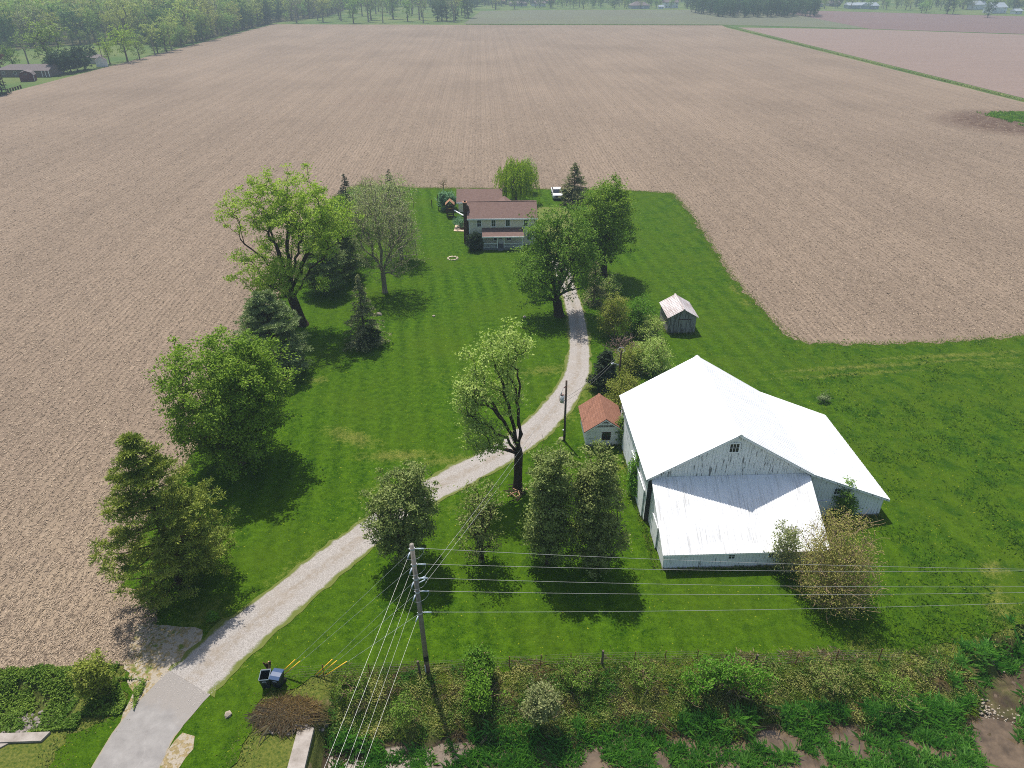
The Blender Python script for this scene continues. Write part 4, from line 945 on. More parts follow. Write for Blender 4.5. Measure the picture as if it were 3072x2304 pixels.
class Skel:
    def __init__(s, base, trunk_top, step=0.8):
        s.p = []; s.par = []; a = np.array(base, float); b = np.array(trunk_top, float); n = max(2, int(np.linalg.norm(b - a) / step))
        for i in range(n + 1):
            s.p.append(a + (b - a) * i / n); s.par.append(i - 1)
        s.len = [np.linalg.norm(q - a) for q in s.p]; s.tips = []
    def attach(s, q, rng, lift=.25, pw=.5, allow=0, frm=None):
        A = np.array(s.p); d = A - q; dist = np.linalg.norm(d, axis=1)
        cost = dist + pw * np.array(s.len) * .5 + np.clip(A[:, 2] - q[2] + .2 * dist, 0, None) * 2.0
        cost[:allow] += 1e3
        i = int(np.argmin(cost)) if frm is None else frm; a = s.p[i]; L = dist[i]
        if L < .15: s.tips.append(i); return
        di = (a - s.p[s.par[i]]) if s.par[i] >= 0 else np.array([0, 0, 1.]); di = di / (np.linalg.norm(di) + 1e-9)
        c = (a + di * L * .2 + (q - a) * .3 + np.array([0, 0, lift * L * .25])) if frm is None else (a + (q - a) * .5 + np.array([0, 0, .14 * L])); n = max(2, int(L / .9)); prev = i
        for j in range(1, n + 1):
            t = j / n; pt = (1 - t) ** 2 * a + 2 * t * (1 - t) * c + t * t * q
            if j < n: pt = pt + rng.normal(size=3) * .035 * L / n * 3
            s.p.append(pt); s.par.append(prev); s.len.append(s.len[prev] + np.linalg.norm(pt - s.p[prev])); prev = len(s.p) - 1
        s.tips.append(prev)
    def mesh(s, R, rt, k1=7, k2=3, flare=1.4):
        n = len(s.p); cnt = np.zeros(n)
        for t in s.tips: cnt[t] += 1
        for i in range(n - 1, 0, -1): cnt[s.par[i]] += cnt[i]
        m = max(cnt[0], 2); e = math.log(R / rt) / math.log(m); r = rt * np.maximum(cnt, 1) ** e
        P_ = np.array(s.p); par = np.array(s.par); h = np.array(s.len)
        r = r * (1 + (flare - 1) * np.exp(-h / .5))
        ids = np.where(par >= 0)[0]; p0, p1 = P_[par[ids]], P_[ids]; r0 = np.minimum(r[par[ids]], r[ids] * 1.35); r0[par[ids] == ids - 1] = np.minimum(r[par[ids]], r[ids] * 1.6)[par[ids] == ids - 1]
        r1 = r[ids]; big = r1 > .07
        Va, Fa = tubes(p0[big], p1[big], r0[big], r1[big], k1) if big.any() else (np.zeros((0, 3)), np.zeros((0, 4), int))
        Vb, Fb = tubes(p0[~big], p1[~big], r0[~big], r1[~big], k2) if (~big).any() else (np.zeros((0, 3)), np.zeros((0, 4), int))
        return np.concatenate([Va, Vb]), np.concatenate([Fa, Fb + len(Va)])
def crown_points(ells, M_, rng, gap=0.0, shell=.45, ns=.45, seed=0):
    """points through a lobed crown made of ellipsoids (cx,cy,cz,rx,ry,rz)"""
    vol = np.array([e[3] * e[4] * e[5] for e in ells]); vol = vol / vol.sum(); out = []
    for e, f in zip(ells, vol):
        want = int(M_ * f) + 1; got = 0; tries = 0
        while got < want and tries < want * 30:
            tries += 1
            d = rng.normal(size=3); d /= np.linalg.norm(d); rr = rng.random() ** shell
            lob = 1 + .30 * mnoise.noise(Vector(d * 2.1 + seed * 3.7)) + .26 * mnoise.noise(Vector(d * 5.5 + seed))
            q = np.array(e[:3]) + d * rr * lob * np.array(e[3:])
            if gap and mnoise.noise(Vector(q * ns + seed * 1.3)) < gap - .55: continue
            out.append(q); got += 1
    return np.array(out)
def leaves_at(T, rng, per, rc, size, up=.5, outw=.5, cen=None, flat=.6, aspect=.55, n_jit=.8):
    n = len(T) * per; rr_ = np.repeat(rng.uniform(.5, 1.2, len(T)), per)[:, None]; C = np.repeat(T, per, 0) + rng.normal(size=(n, 3)) * rr_ * np.array([rc, rc, rc * flat]) * .8
    cen = T.mean(0) if cen is None else cen
    N = unit(rng.normal(size=(n, 3)) * n_jit + np.array([0, 0, up]) + unit(C - cen) * outw)
    V = leaf_quads(C, N, size, rng, aspect)
    tv = np.repeat(np.repeat(rng.random(len(T)) * .5, per) + rng.random(n) * .5, 4)
    return V.reshape(-1, 3), np.arange(n * 4).reshape(-1, 4), tv
def place(name, label, cat, loc, wood, crown, group=None, rz=0.0, scale=1.0, cname='crown', tname='trunk'):
    r = empty(name, loc, rz, label, cat, group); r.scale = (scale,) * 3
    if wood: mobj(tname, wood, r)
    if crown: mobj(cname, crown, r)
    return r
def boxes(Y, bx, base, dy=0.0):
    """crown lobes from outlines measured at the tree's distance"""
    E_ = []
    for b in bx:
        L, T, R_, Bt = b[:4]; yy = Y + (b[4] if len(b) > 4 else 0); d = (b[5] if len(b) > 5 else 1.0)
        a = AT(L, (T + Bt) / 2, yy); c = AT(R_, (T + Bt) / 2, yy); t = AT((L + R_) / 2, T, yy); o = AT((L + R_) / 2, Bt, yy)
        rx = (c[0] - a[0]) / 2; rz = (t[2] - o[2]) / 2
        E_.append(((a[0] + c[0]) / 2 - base[0], yy - base[1], (t[2] + o[2]) / 2, rx, rx * d, rz))
    return E_
def broadleaf(name, label, base_px, bx, M_=260, per=45, rc=.55, size=.24, lm=L_MAPLE, bk=BARK, R=.35, rt=.014, fork=.3, seed=1, gap=.1, shell=.30, cat='tree', group=None, lift=.25, flat=.6, extra=0, ns=.45, allow=2, up=.5, outw=.5, shrink=.97, lean=None, stems=1):
    rng = np.random.default_rng(seed); q = P(*base_px); E_ = boxes(q[1], bx, q)
    E_ = [(e[0], e[1], e[2], e[3] * shrink, e[4] * shrink, e[5] * shrink) for e in E_]
    T = crown_points(E_, M_, rng, gap, shell, ns, seed); top = max(e[2] + e[5] for e in E_); T = T[T[:, 2] > .35]
    cx = np.mean([e[0] for e in E_]); cy = np.mean([e[1] for e in E_]); fz = fork * top
    sk = Skel((0, 0, -.15), (cx * .35 if lean is None else lean[0], cy * .35 if lean is None else lean[1], fz), .5)
    # main limbs first, spread through the crown, then everything finer grows from them
    K = max(6, len(E_) + 4); far = [int(np.argmax(T[:, 2]))]; dmin = np.linalg.norm(T - T[far[0]], axis=1)
    for _ in range(K - 1): far.append(int(np.argmax(dmin))); dmin = np.minimum(dmin, np.linalg.norm(T - T[far[-1]], axis=1))
    nt = len(sk.p); f0 = np.array(sk.p[-1])
    for j in far:
        t = f0 + (T[j] - f0) * rng.uniform(.6, .8)
        if t[2] > .4: sk.attach(t, rng, lift + .3, frm=max(1, nt - 1 - int(rng.integers(0, max(1, nt // 3)))))
    order = np.argsort(np.linalg.norm(T - sk.p[nt - 1], axis=1))
    for i in order: sk.attach(T[i], rng, lift, allow=allow)
    if extra:
        X = T[rng.integers(0, len(T), extra)] + rng.normal(size=(extra, 3)) * rc * 1.2
        for t in X: sk.attach(t, rng, lift, allow=allow)
    V, F = sk.mesh(R, rt); wood = npmesh('trunk', V, [F], [bk], smooth=True)
    cen = np.array([cx, cy, np.mean([e[2] for e in E_]) - .3 * top * .5])
    LV, LF, tv = leaves_at(T, rng, per, rc, size, up, outw, cen, flat); k = LV[:, 2].reshape(-1, 4).min(1) > .05
    crown = npmesh('crown', LV, [LF[k]], [lm], v=tv)
    return place(name, label, cat, (q[0], q[1], .02), wood, crown, group)

def spruce_mesh(H, R, rng, lm, bk, dens=1.0, whorl=.38, droop=.25, size=.26, start=.05, taper=.85, sparse=0.0, n=6):
    segs = []; C = []; N = []; A = []; 
    z = start * H
    while z < H * .985:
        t = (z - start * H) / (H * (1 - start)); L0 = R * (1 - t) ** taper + .12
        for k in range(max(3, int(n * (1 - t * .4)))):
            if rng.random() < sparse: continue
            a = rng.uniform(0, 2 * math.pi); L = L0 * rng.uniform(.6, 1.12); dr = droop * rng.uniform(.5, 1.3)
            dv = np.array([math.cos(a), math.sin(a), 0]); p0 = np.array([0, 0, z])
            pm = p0 + dv * L * .55 + np.array([0, 0, -dr * L * .35 + .05 * L]); p1 = p0 + dv * L + np.array([0, 0, -dr * L * .55])
            segs += [(p0, pm, .02 + .01 * L, .015 + .004 * L), (pm, p1, .015 + .004 * L, .006)]
            m = max(5, int(26 * L * dens)); s = rng.uniform(.12, 1, m) ** .8
            q = np.where(s[:, None] < .55, p0 + (pm - p0) * (s / .55)[:, None], pm + (p1 - pm) * ((s - .55) / .45)[:, None])
            side = np.array([-dv[1], dv[0], 0]); off = rng.normal(size=m) * (.24 * L * (1.1 - s) + .09)
            q = q + side * off[:, None] + np.array([0, 0, 1]) * (rng.normal(size=m) * .07 - np.abs(off) * .25)[:, None]
            C.append(q); al = dv[None, :] * .8 + side * (np.sign(off) * .7)[:, None] + np.array([0, 0, -.35]) + rng.normal(size=(m, 3)) * .25; A.append(al); N.append(unit(np.array([0, 0, 1.]) + rng.normal(size=(m, 3)) * .5))
        z += whorl * rng.uniform(.7, 1.3) * (1 - .5 * t)
    C = np.concatenate(C); A = np.concatenate(A); N = np.concatenate(N); V = leaf_quads(C, N, size, rng, .38, A).reshape(-1, 3)
    sg = [(np.array([0, 0, -.2]), np.array([0, 0, H * .5]), .03 * H * .55, .02 * H * .5), (np.array([0, 0, H * .5]), np.array([0, 0, H]), .02 * H * .5, .01)] + segs
    W, F = tubes(np.array([s[0] for s in sg]), np.array([s[1] for s in sg]), np.array([s[2] for s in sg]), np.array([s[3] for s in sg]), 5)
    return npmesh('trunk', W, [F], [bk], smooth=True), npmesh('crown', V, [np.arange(len(V)).reshape(-1, 4)], [lm], v=np.repeat(rng.random(len(C)), 4))
def conifer(name, label, px, H=None, top=None, R=2.0, seed=1, lm=L_SPRUCE, bk=BARKD, group=None, cat='tree', **kw):
    q = P(*px); rng = np.random.default_rng(seed)
    if top is not None: H = AT(px[0], top, q[1])[2]
    a, b = spruce_mesh(H, R, rng, lm, bk, **kw); return place(name, label, cat, (q[0], q[1], 0), a, b, group)
def pine_mesh(H, R, rng, lm, bk, prof, whorl=.8, per=46, size=.30, n=6, upturn=.25):
    """white pine: whorls of long limbs ending in plates of tufted needles"""
    segs = []; T = []; z = H * .08; lean = rng.normal(size=2) * .02
    while z < H * .99:
        t = z / H; Lm = R * np.interp(t, [p_[0] for p_ in prof], [p_[1] for p_ in prof])
        for k in range(n):
            a = rng.uniform(0, 2 * math.pi); L = Lm * rng.uniform(.62, 1.04)
            if L < .25: L = .25
            dv = np.array([math.cos(a), math.sin(a), 0]); p0 = np.array([0, 0, z]); pm = p0 + dv * L * .6 + np.array([0, 0, .02 * L]); p1 = p0 + dv * L + np.array([0, 0, upturn * L * .6])
            segs += [(p0, pm, .03 + .014 * L, .018 + .006 * L), (pm, p1, .018 + .006 * L, .01)]
            m = max(3, int(L * 3.6))
            for s in rng.uniform(.38, 1.0, m):
                qq = (p0 + (pm - p0) * s / .6) if s < .6 else (pm + (p1 - pm) * (s - .6) / .4)
                side = np.array([-dv[1], dv[0], 0]) * rng.normal() * .22 * L; T.append(qq + side + np.array([0, 0, rng.uniform(0, .25)])); segs.append((qq, T[-1], .012, .006))
        z += whorl * rng.uniform(.65, 1.35) * (1 - .45 * t)
    T = np.array(T); per = int(per); n_ = len(T) * per; d = unit(rng.normal(size=(n_, 3)) + np.array([0, 0, .45])); C = np.repeat(T, per, 0) + d * rng.uniform(.08, .42, n_)[:, None] * np.array([1.25, 1.25, .42])
    N = unit(rng.normal(size=(n_, 3)) + np.array([0, 0, .8])); V = leaf_quads(C, N, size, rng, .28, d).reshape(-1, 3)
    sg = [(np.array([0, 0, -.2]), np.array([0, 0, H * .55]), .02 * H, .012 * H), (np.array([0, 0, H * .55]), np.array([0, 0, H]), .012 * H, .02)] + segs
    W, F = tubes(np.array([s[0] for s in sg]), np.array([s[1] for s in sg]), np.array([s[2] for s in sg]), np.array([s[3] for s in sg]), 5)
    return npmesh('trunk', W, [F], [bk], smooth=True), npmesh('crown', V, [np.arange(len(V)).reshape(-1, 4)], [lm], v=np.repeat(np.repeat(rng.random(len(T)) * .6, per) + rng.random(n_) * .4, 4))
def pine(name, label, px, top, R, seed, prof, lm=L_PINE, **kw):
    q = P(*px); rng = np.random.default_rng(seed); H = AT(px[0], top, q[1])[2]
    a, b = pine_mesh(H, R, rng, lm, BARKD, prof, **kw); return place(name, label, 'tree', (q[0], q[1], 0), a, b)

def near_trees():
    # left row, back to front
    broadleaf('cottonwood', 'tall lime-green cottonwood with dark spreading limbs at the field edge', (655, 702), [(470, 385, 640, 520, 0, .8), (540, 362, 715, 520, 1), (600, 400, 770, 560, -1), (500, 520, 660, 640, -1), (660, 430, 780, 520, 0, .7), (640, 590, 720, 640, -2, .8), (540, 520, 620, 620, 2, .9), (515, 500, 600, 650, -1, .9), (560, 560, 650, 660, -2, .8)], 620, 56, .5, .25, L_LIME, BARKD, .62, .016, .22, 3, .30, .30, lift=.4, ns=.33, lean=(-.9, 0), up=.3)
    broadleaf('budding_tree', 'grey-olive budding tree with twin trunks and fine bare twigs', (832, 632), [(750, 380, 890, 530), (765, 460, 915, 600, 0, .9), (742, 400, 830, 510, 1)], 800, 13, .4, .18, L_OLIVE, TWIG, .34, .011, .2, 5, .02, .30, lift=.6, extra=1500)
    broadleaf('budding_tree', 'olive budding tree behind the twin-trunk tree, nearest the garage', (868, 560), [(805, 372, 900, 490), (825, 440, 905, 555)], 560, 16, .4, .2, L_OLIVE, TWIG, .3, .012, .2, 6, .05, .30, lift=.6, extra=500)
    conifer('spruce', 'slim dark conifer poking above the olive tree', (848, 470), top=363, R=2.6, seed=8, lm=L_DARK)
    conifer('spruce', 'small dark conifer at the far end of the left tree row', (752, 460), top=372, R=2.8, seed=9, lm=L_DARK)
    conifer('spruce', 'dark spruce in the hedge row behind the cottonwood', (722, 540), top=428, R=3.0, seed=10, lm=L_SPRUCE)
    pine('pine', 'dark green pine just right of the cottonwood trunk', (705, 630), 475, 4.0, 11, [(0, .7), (.3, 1), (.7, .6), (1, .1)], L_PINEG, whorl=.6, per=40)
    broadleaf('bare_thicket', 'reddish-brown bare thicket at the far end of the tree row', (790, 440), [(760, 378, 830, 440)], 260, 1, .4, .15, L_YBROWN, TWIGB, .12, .012, .05, 12, 0, .30, lift=.6, extra=300, cat='shrub', allow=0)
    pine('pine', 'ragged grey-green pine between cottonwood and budding tree', (745, 600), 470, 3.4, 113, [(0, .8), (.4, 1), (.75, .6), (1, .1)], L_PINEG, whorl=.6, per=40)
    broadleaf('scrub_tree', 'olive scrub tree at the back of the left row', (785, 500), [(745, 385, 835, 500)], 300, 18, .5, .2, L_OLIVE, TWIG, .2, .013, .2, 114, .05, .30, extra=300)
    broadleaf('scrub_tree', 'dull green scrub tree between spruce and budding tree', (755, 560), [(720, 440, 800, 560)], 260, 22, .5, .22, L_MID, BARK, .2, .013, .2, 13, .1, .30)
    conifer('spruce', 'thin sparse spruce with bare leader standing alone on the lawn', (790, 745), top=590, R=3.3, seed=14, lm=L_SPRUCE, dens=1.25, whorl=.3, droop=.35, taper=1.05, sparse=.15, bk=BARKD)
    broadleaf('dark_shrub', 'dark bush round the foot of the sparse spruce', (795, 746), [(770, 705, 822, 750)], 70, 40, .3, .18, L_DARK, BARKD, .06, .01, .1, 15, 0, .30, cat='shrub', allow=0)
    pine('pine', 'grey-green broad pine behind the round maple', (600, 800), 632, 4.3, 16, [(0, .9), (.25, 1.05), (.6, .8), (.85, .45), (1, .12)], L_PINEG, whorl=.55, per=46)
    broadleaf('round_maple', 'dense round green maple at the edge of the stubble field', (520, 1000), [(352, 725, 628, 965, 0, .95), (380, 850, 600, 1000), (440, 722, 590, 850)], 900, 62, .45, .25, L_MAPLE, BARK, .42, .014, .17, 17, .06, .30, lift=.5, ns=.5, flat=.7)
    pine('pine', 'big ragged yellow-green pine in the left foreground', (392, 1270), 940, 4.45, 18, [(0, .8), (.2, 1.0), (.45, 1.0), (.6, .72), (.72, .55), (.85, .34), (1, .06)], L_PINE, whorl=1.05, per=70, n=6, size=.23)
    # drive and house
    broadleaf('lopsided_maple', 'half-bare light-green maple leaning over the drive bend', (1118, 1052), [(980, 760, 1090, 870, 0, .8), (1040, 700, 1148, 800, 0, .8), (985, 840, 1085, 930, -.5, .8), (1010, 900, 1100, 1000, -1, .7), (1060, 780, 1130, 900)], 330, 36, .5, .22, L_YGREEN, BARKD, .38, .011, .3, 19, .38, .30, lift=.5, ns=.4, lean=(.1, 0), extra=150)
    for i, (px, bx, lb, s, M_, per) in enumerate([((865, 1212), [(786, 1005, 952, 1160), (798, 1080, 942, 1208), (845, 988, 928, 1100), (786, 1090, 880, 1190)], 'bushy dull-green pear tree nearest the driveway, by the tall pole', 21, 520, 44),
            ((1040, 1212), [(980, 1040, 1090, 1150), (985, 1110, 1095, 1200)], 'thinnest pear tree of the row, second from the drive', 22, 230, 13),
            ((1182, 1216), [(1140, 945, 1238, 1080), (1133, 1000, 1245, 1150), (1133, 1090, 1245, 1212)], 'narrow upright pear tree third from the drive', 23, 560, 44),
            ((1290, 1220), [(1238, 958, 1335, 1080), (1230, 1010, 1352, 1150), (1230, 1090, 1358, 1218)], 'fullest pear tree of the row, nearest the barn', 24, 640, 50)]):
        broadleaf('pear_tree', lb, px, bx, M_, per, .32, .19, L_PEAR, BARKD, .2, .012, .16, s, .3, .5, group='row of pear trees on the front lawn', lift=.9, extra=120)
    broadleaf('drive_maple', 'leafy green maple standing on the lawn right beside the drive', (1208, 682), [(1105, 520, 1230, 640, 0, .9), (1140, 438, 1210, 540, 2), (1140, 440, 1290, 580, 1), (1180, 500, 1300, 640, 0, .9), (1115, 600, 1200, 660, -1)], 520, 44, .6, .27, L_MID, BARKD, .6, .016, .18, 26, .26, .30, lift=.5, ns=.36)
    broadleaf('big_maple', 'broad bright green maple right of the farmhouse', (1305, 598), [(1245, 385, 1372, 560), (1290, 375, 1345, 450), (1240, 450, 1330, 590)], 640, 50, .6, .28, L_MAPLE, BARKD, .5, .015, .16, 27, .12, .30, lift=.5)
    conifer('spruce', 'tall dark spruce beside the parked truck', (1239, 441), top=350, R=3.9, seed=28, lm=L_SPRUCE, whorl=.34, dens=1.3, n=8, taper=.75)
    broadleaf('dark_shrub', 'dark rounded bush at the foot of the tall spruce', (1228, 442), [(1214, 405, 1250, 442)], 60, 40, .4, .2, L_DARK, BARKD, .06, .012, .1, 29, 0, .30, cat='shrub', allow=0)
    conifer('spruce', 'small brownish spruce under the maples by the drive', (1282, 655), top=560, R=2.2, seed=30, lm=L_SPRUCE, whorl=.4)
    willow(); 
    broadleaf('budding_tree', 'pale grey-green tree just behind the willow', (1140, 415), [(1120, 340, 1158, 405)], 160, 22, .5, .22, L_OLIVE, TWIG, .2, .014, .25, 32, .05, .30)
    broadleaf('snowball_bush', 'round blue-green bush beside the play tower', (967, 452), [(945, 412, 988, 452)], 110, 60, .35, .24, L_BLUE, BARK, .12, .014, .2, 33, 0, .30, cat='shrub')
    broadleaf('bare_sapling', 'small bare tree at the field edge behind the garage', (958, 412), [(943, 383, 972, 405)], 60, 1, .3, .15, L_OLIVE, TWIGB, .1, .014, .4, 34, 0, .30, extra=60)
    broadleaf('boxwood', 'dark clipped round bush at the porch corner', (1025, 541), [(1007, 503, 1043, 541)], 140, 90, .28, .16, L_DARK, BARKD, .06, .012, .1, 35, 0, .35, cat='shrub', allow=0)
    broadleaf('garden_shrub', 'grey-green shrub left of the brick chimney', (994, 492), [(978, 470, 1010, 492)], 60, 36, .3, .18, L_BLUE, TWIG, .06, .012, .1, 36, .1, .30, cat='shrub', allow=0)
    # the thicket right of the drive
    for i, (px, bx, lm, lb, M_, per, ex) in enumerate([
            ((1328, 728), [(1292, 632, 1362, 730)], L_YSHRUB, 'yellow-green feathery shrub right of the shaded drive', 320, 34, 150),
            ((1380, 718), [(1345, 636, 1415, 726)], L_BRIGHT, 'fresh green shrub left of the grey shed', 320, 36, 60),
            ((1412, 735), [(1380, 685, 1436, 738)], L_YGREEN, 'loose pale shrub at the corner of the grey shed', 200, 26, 120),
            ((1310, 640), [(1285, 590, 1345, 650)], L_YGREEN, 'young light-green sapling in front of the maple shade', 110, 20, 60),
            ((1352, 800), [(1322, 745, 1400, 825)], L_YSHRUB, 'yellow-green shrub behind the dark cedar', 320, 34, 150),
            ((1408, 800), [(1365, 730, 1455, 820)], L_YGREEN, 'pale budding shrub behind the barn roof corner', 360, 34, 200),
            ((1348, 885), [(1300, 815, 1390, 910), (1330, 800, 1380, 860, 1)], L_YSHRUB, 'yellow-green shrub at the corner between shed and barn', 380, 36, 120),
            ((1290, 622), [(1262, 560, 1300, 640)], L_MID, 'green undergrowth bush below the drive maple', 140, 30, 40)]):
        broadleaf('hedge_shrub', lb, px, bx, M_, per, .35, .17, lm, TWIGB, .08, .01, .08, 40 + i, .1, .55, cat='shrub', group='shrubs right of the drive', lift=.7, extra=ex, allow=0)
    conifer('cedar', 'dense dark green cedar beside the drive, left of the barn', (1305, 842), top=757, R=1.9, seed=50, lm=L_DARK, whorl=.25, dens=1.6, droop=-.5, n=8, taper=.6)
    broadleaf('brush_pile', 'tangle of bare purple-brown branches right of the drive', (1345, 762), [(1310, 728, 1385, 765)], 200, 1, .3, .1, L_YBROWN, bark('purple_twigs', srgb(120, 96, 92), srgb(160, 134, 128)), .05, .02, .05, 51, 0, .30, cat='brush pile', lift=.2, extra=250, allow=0)
    # round the barn
    broadleaf('barn_shrub', 'bright green shrub against the left wall of the barn', (1380, 1062), [(1362, 965, 1392, 1060), (1358, 1020, 1396, 1070, -.6)], 160, 36, .3, .18, L_BRIGHT, TWIG, .08, .012, .1, 52, .05, .30, cat='shrub', allow=0)
    broadleaf('barn_shrub', 'leafy shrub between the orange-roofed shed and the barn', (1352, 960), [(1335, 890, 1368, 960)], 120, 36, .3, .18, L_MID, TWIG, .08, .012, .1, 57, .05, .30, cat='shrub', allow=0)
    broadleaf('sapling', 'slender pale-green sapling before the lean-to roof', (1700, 1236), [(1675, 1130, 1725, 1180), (1670, 1160, 1735, 1232)], 150, 16, .28, .17, L_PALE, TWIG, .07, .01, .2, 53, .1, .30, lift=.9, extra=80)
    broadleaf('tawny_tree', 'large tawny budding shrub-tree at the right corner of the barn', (1805, 1282), [(1720, 1155, 1895, 1288), (1745, 1108, 1882, 1230), (1728, 1195, 1890, 1298, -1)], 800, 24, .4, .115, L_YBROWN, TWIGB, .14, .011, .05, 54, .0, .30, lift=.5, extra=1500, allow=0)
    broadleaf('ivy_shrub', 'green climber growing up the right wing of the barn', (1815, 1118), [(1790, 1070, 1850, 1125), (1810, 1040, 1845, 1090)], 130, 34, .3, .17, L_MID, TWIG, .06, .012, .1, 55, .12, .30, cat='shrub', allow=0)
    # ditch bushes
    for i, (px, bx, lm, lb) in enumerate([((1030, 1462), [(1000, 1410, 1065, 1462)], L_BRIGHT, 'fresh green bush on the fence right of the tall pole'), ((1052, 1512), [(1010, 1468, 1090, 1515)], L_BRIGHT, 'light green bush below the fence on the ditch bank'),
            ((1168, 1548), [(1135, 1490, 1205, 1550)], L_PALE, 'pale silvery shrub on the ditch bank'), ((1560, 1478), [(1500, 1432, 1570, 1480), (1540, 1425, 1615, 1475), (1600, 1440, 1665, 1505, -.6), (1470, 1450, 1530, 1490, -.4)], L_BRIGHT, 'sprawling fresh green bramble left of the thick fence post'),
            ((640, 1320), [(448, 1325, 470, 1340)], L_BRIGHT, 'x'), ((195, 1500), [(165, 1420, 235, 1500)], L_YSHRUB, 'thin yellow-green bush at the field corner by the drive')]):
        if lb == 'x': continue
        broadleaf('bank_shrub', lb, px, bx, 170, 38, .28, .15, lm, TWIGB, .05, .01, .05, 60 + i, .1, .5, cat='shrub', group='shrubs along the ditch', allow=0, extra=80)
    for i, (px, py, w_, lm, lb) in enumerate([(760, 1490, 34, L_MID, 'low green clump on the bank under the descending wires'), (1250, 1470, 40, L_MID, 'low dark green clump on the bank right of the pale shrub'), (1390, 1465, 36, L_MID, 'low green clump on the bank midway to the bramble'), (1790, 1470, 44, L_WEED, 'low olive clump on the bank right of the thick post'), (1930, 1500, 40, L_MID, 'low green clump on the bank nearest the creek'), (870, 1545, 30, L_MID, 'low green clump beside the pole shadow')]):
        broadleaf('weed_clump', lb, (px, py), [(px - w_, py - 26, px + w_, py + 4)], 70, 30, .2, .12, lm, TWIGB, .03, .008, .08, 80 + i, .1, .3, cat='plant', group='weed clumps on the bank', allow=0, extra=40)
    broadleaf('weed_clump', 'small bright green clump on the verge right of the big pine', (458, 1340), [(447, 1325, 472, 1342)], 30, 40, .14, .12, L_BRIGHT, TWIG, .03, .008, .1, 69, 0, .30, cat='plant', allow=0)
    broadleaf('spruce_seedling', 'small blue-green young spruce in the meadow beyond the barn', (1780, 868), [(1768, 852, 1793, 868)], 36, 26, .16, .13, L_PINEG, TWIG, .04, .01, .2, 70, 0, .30, cat='shrub', allow=0)
def willow():
    rng = np.random.default_rng(31); q = P(1112, 437); E_ = boxes(q[1], [(1077, 342, 1156, 425)], q)
    T = crown_points(E_, 300, rng, 0, .4, .5, 31); T = T[T[:, 2] > 3]; sk = Skel((0, 0, -.1), (0, 0, 3.0), .5)
    for t in T[np.argsort(np.linalg.norm(T - sk.p[-1], axis=1))]: sk.attach(t, rng, .6, allow=3)
    V, F = sk.mesh(.45, .015); wood = npmesh('trunk', V, [F], [BARK], smooth=True)
    C = []; 
    for t in T:
        for k in range(3):
            L = rng.uniform(1.2, 3.4); n = int(L * 13); s = np.linspace(0, 1, n)[:, None]; o = unit(t - np.array([0, 0, t[2]]))
            C.append(t + rng.normal(size=3) * .35 + np.array([0, 0, .3]) - np.array([0, 0, 1]) * s * L + o * (s * .5) + rng.normal(size=(n, 3)) * .07)
    C = np.concatenate(C); C = C[C[:, 2] > .3]; A = np.array([0, 0, -1.]) + rng.normal(size=(len(C), 3)) * .45; V = leaf_quads(C, unit(rng.normal(size=(len(C), 3)) + unit(C * np.array([1, 1, 0])) * .7), .30, rng, .4, A)
    crown = npmesh('crown', V.reshape(-1, 3), [np.arange(len(C) * 4).reshape(-1, 4)], [L_WILLOW], v=np.repeat(rng.random(len(C)), 4))
    place('willow', 'yellow-green weeping willow behind the farmhouse', 'tree', (q[0], q[1], 0), wood, crown)
near_trees()

# ------------------------------------------------------------------ trees of the woods and the far country
def wood_tree(seed, H, lm, bk, M_=70, per=18, size=.75, wide=.33, base=.28, rc=.9, gap=.12, extra=0):
    rng = np.random.default_rng(seed); rx = H * wide
    E_ = [(0, 0, H * (1 + base) / 2, rx, rx, H * (1 - base) / 2), (rng.normal() * rx * .4, rng.normal() * rx * .4, H * .72, rx * .75, rx * .75, H * .24)]
    T = crown_points(E_, M_, rng, gap, .45, .3, seed); sk = Skel((0, 0, -.2), (0, 0, H * .35), 1.5)
    for t in T[np.argsort(np.linalg.norm(T - sk.p[-1], axis=1))]: sk.attach(t, rng, .5, allow=1)
    for k in range(extra): sk.attach(T[rng.integers(0, len(T))] + rng.normal(size=3) * 1.0, rng, .5, allow=1)
    V, F = sk.mesh(.02 * H + .05, .03, 5, 3); LV, LF, tv = leaves_at(T, rng, per, rc, size, .5, .6, None, .65)
    me = npmesh('wood_tree', np.concatenate([V, LV]), [F, LF + len(V)], [bk, lm], [0, 1], np.concatenate([np.zeros(len(V)), tv]))
    return me
def dark_tree(seed, H, R):
    rng = np.random.default_rng(seed); a, b = spruce_mesh(H, R, rng, L_W3, BARKD, dens=.5, whorl=.9, size=.6, n=6)
    return b
WOODS = [wood_tree(101, 23, L_W1, BARK, 110, 16, .8, .27, .12), wood_tree(102, 25, L_W2, BARK, 100, 13, .8, .26, .14), wood_tree(103, 20, L_W3, BARKD, 110, 18, .8, .3, .06), wood_tree(104, 26, L_W1, TWIG, 80, 8, .75, .24, .22, 1.0, .2, 60), wood_tree(105, 22, L_W2, TWIG, 100, 14, .75, .3, .12), wood_tree(106, 14, L_W1, BARK, 70, 20, .7, .42, .06),
         wood_tree(107, 24, L_OLIVE, TWIG, 80, 6, .65, .25, .25, 1.0, .2, 110)]
EVERG = wood_tree(108, 14, L_DARKF, BARKD, 150, 40, .7, .42, .0, .8, 0)
WLAB = ['mid-green leafy tree in the hazy woodland beyond the stubble field', 'yellow-green tree in the hazy woodland beyond the stubble field', 'dark green tree in the hazy woodland beyond the stubble field', 'thin-leaved tall tree in the hazy woodland beyond the stubble field',
        'broad yellow-green tree in the hazy woodland beyond the stubble field', 'low rounded green tree in the hazy woodland beyond the stubble field', 'bare olive-grey tree in the hazy woodland beyond the stubble field']
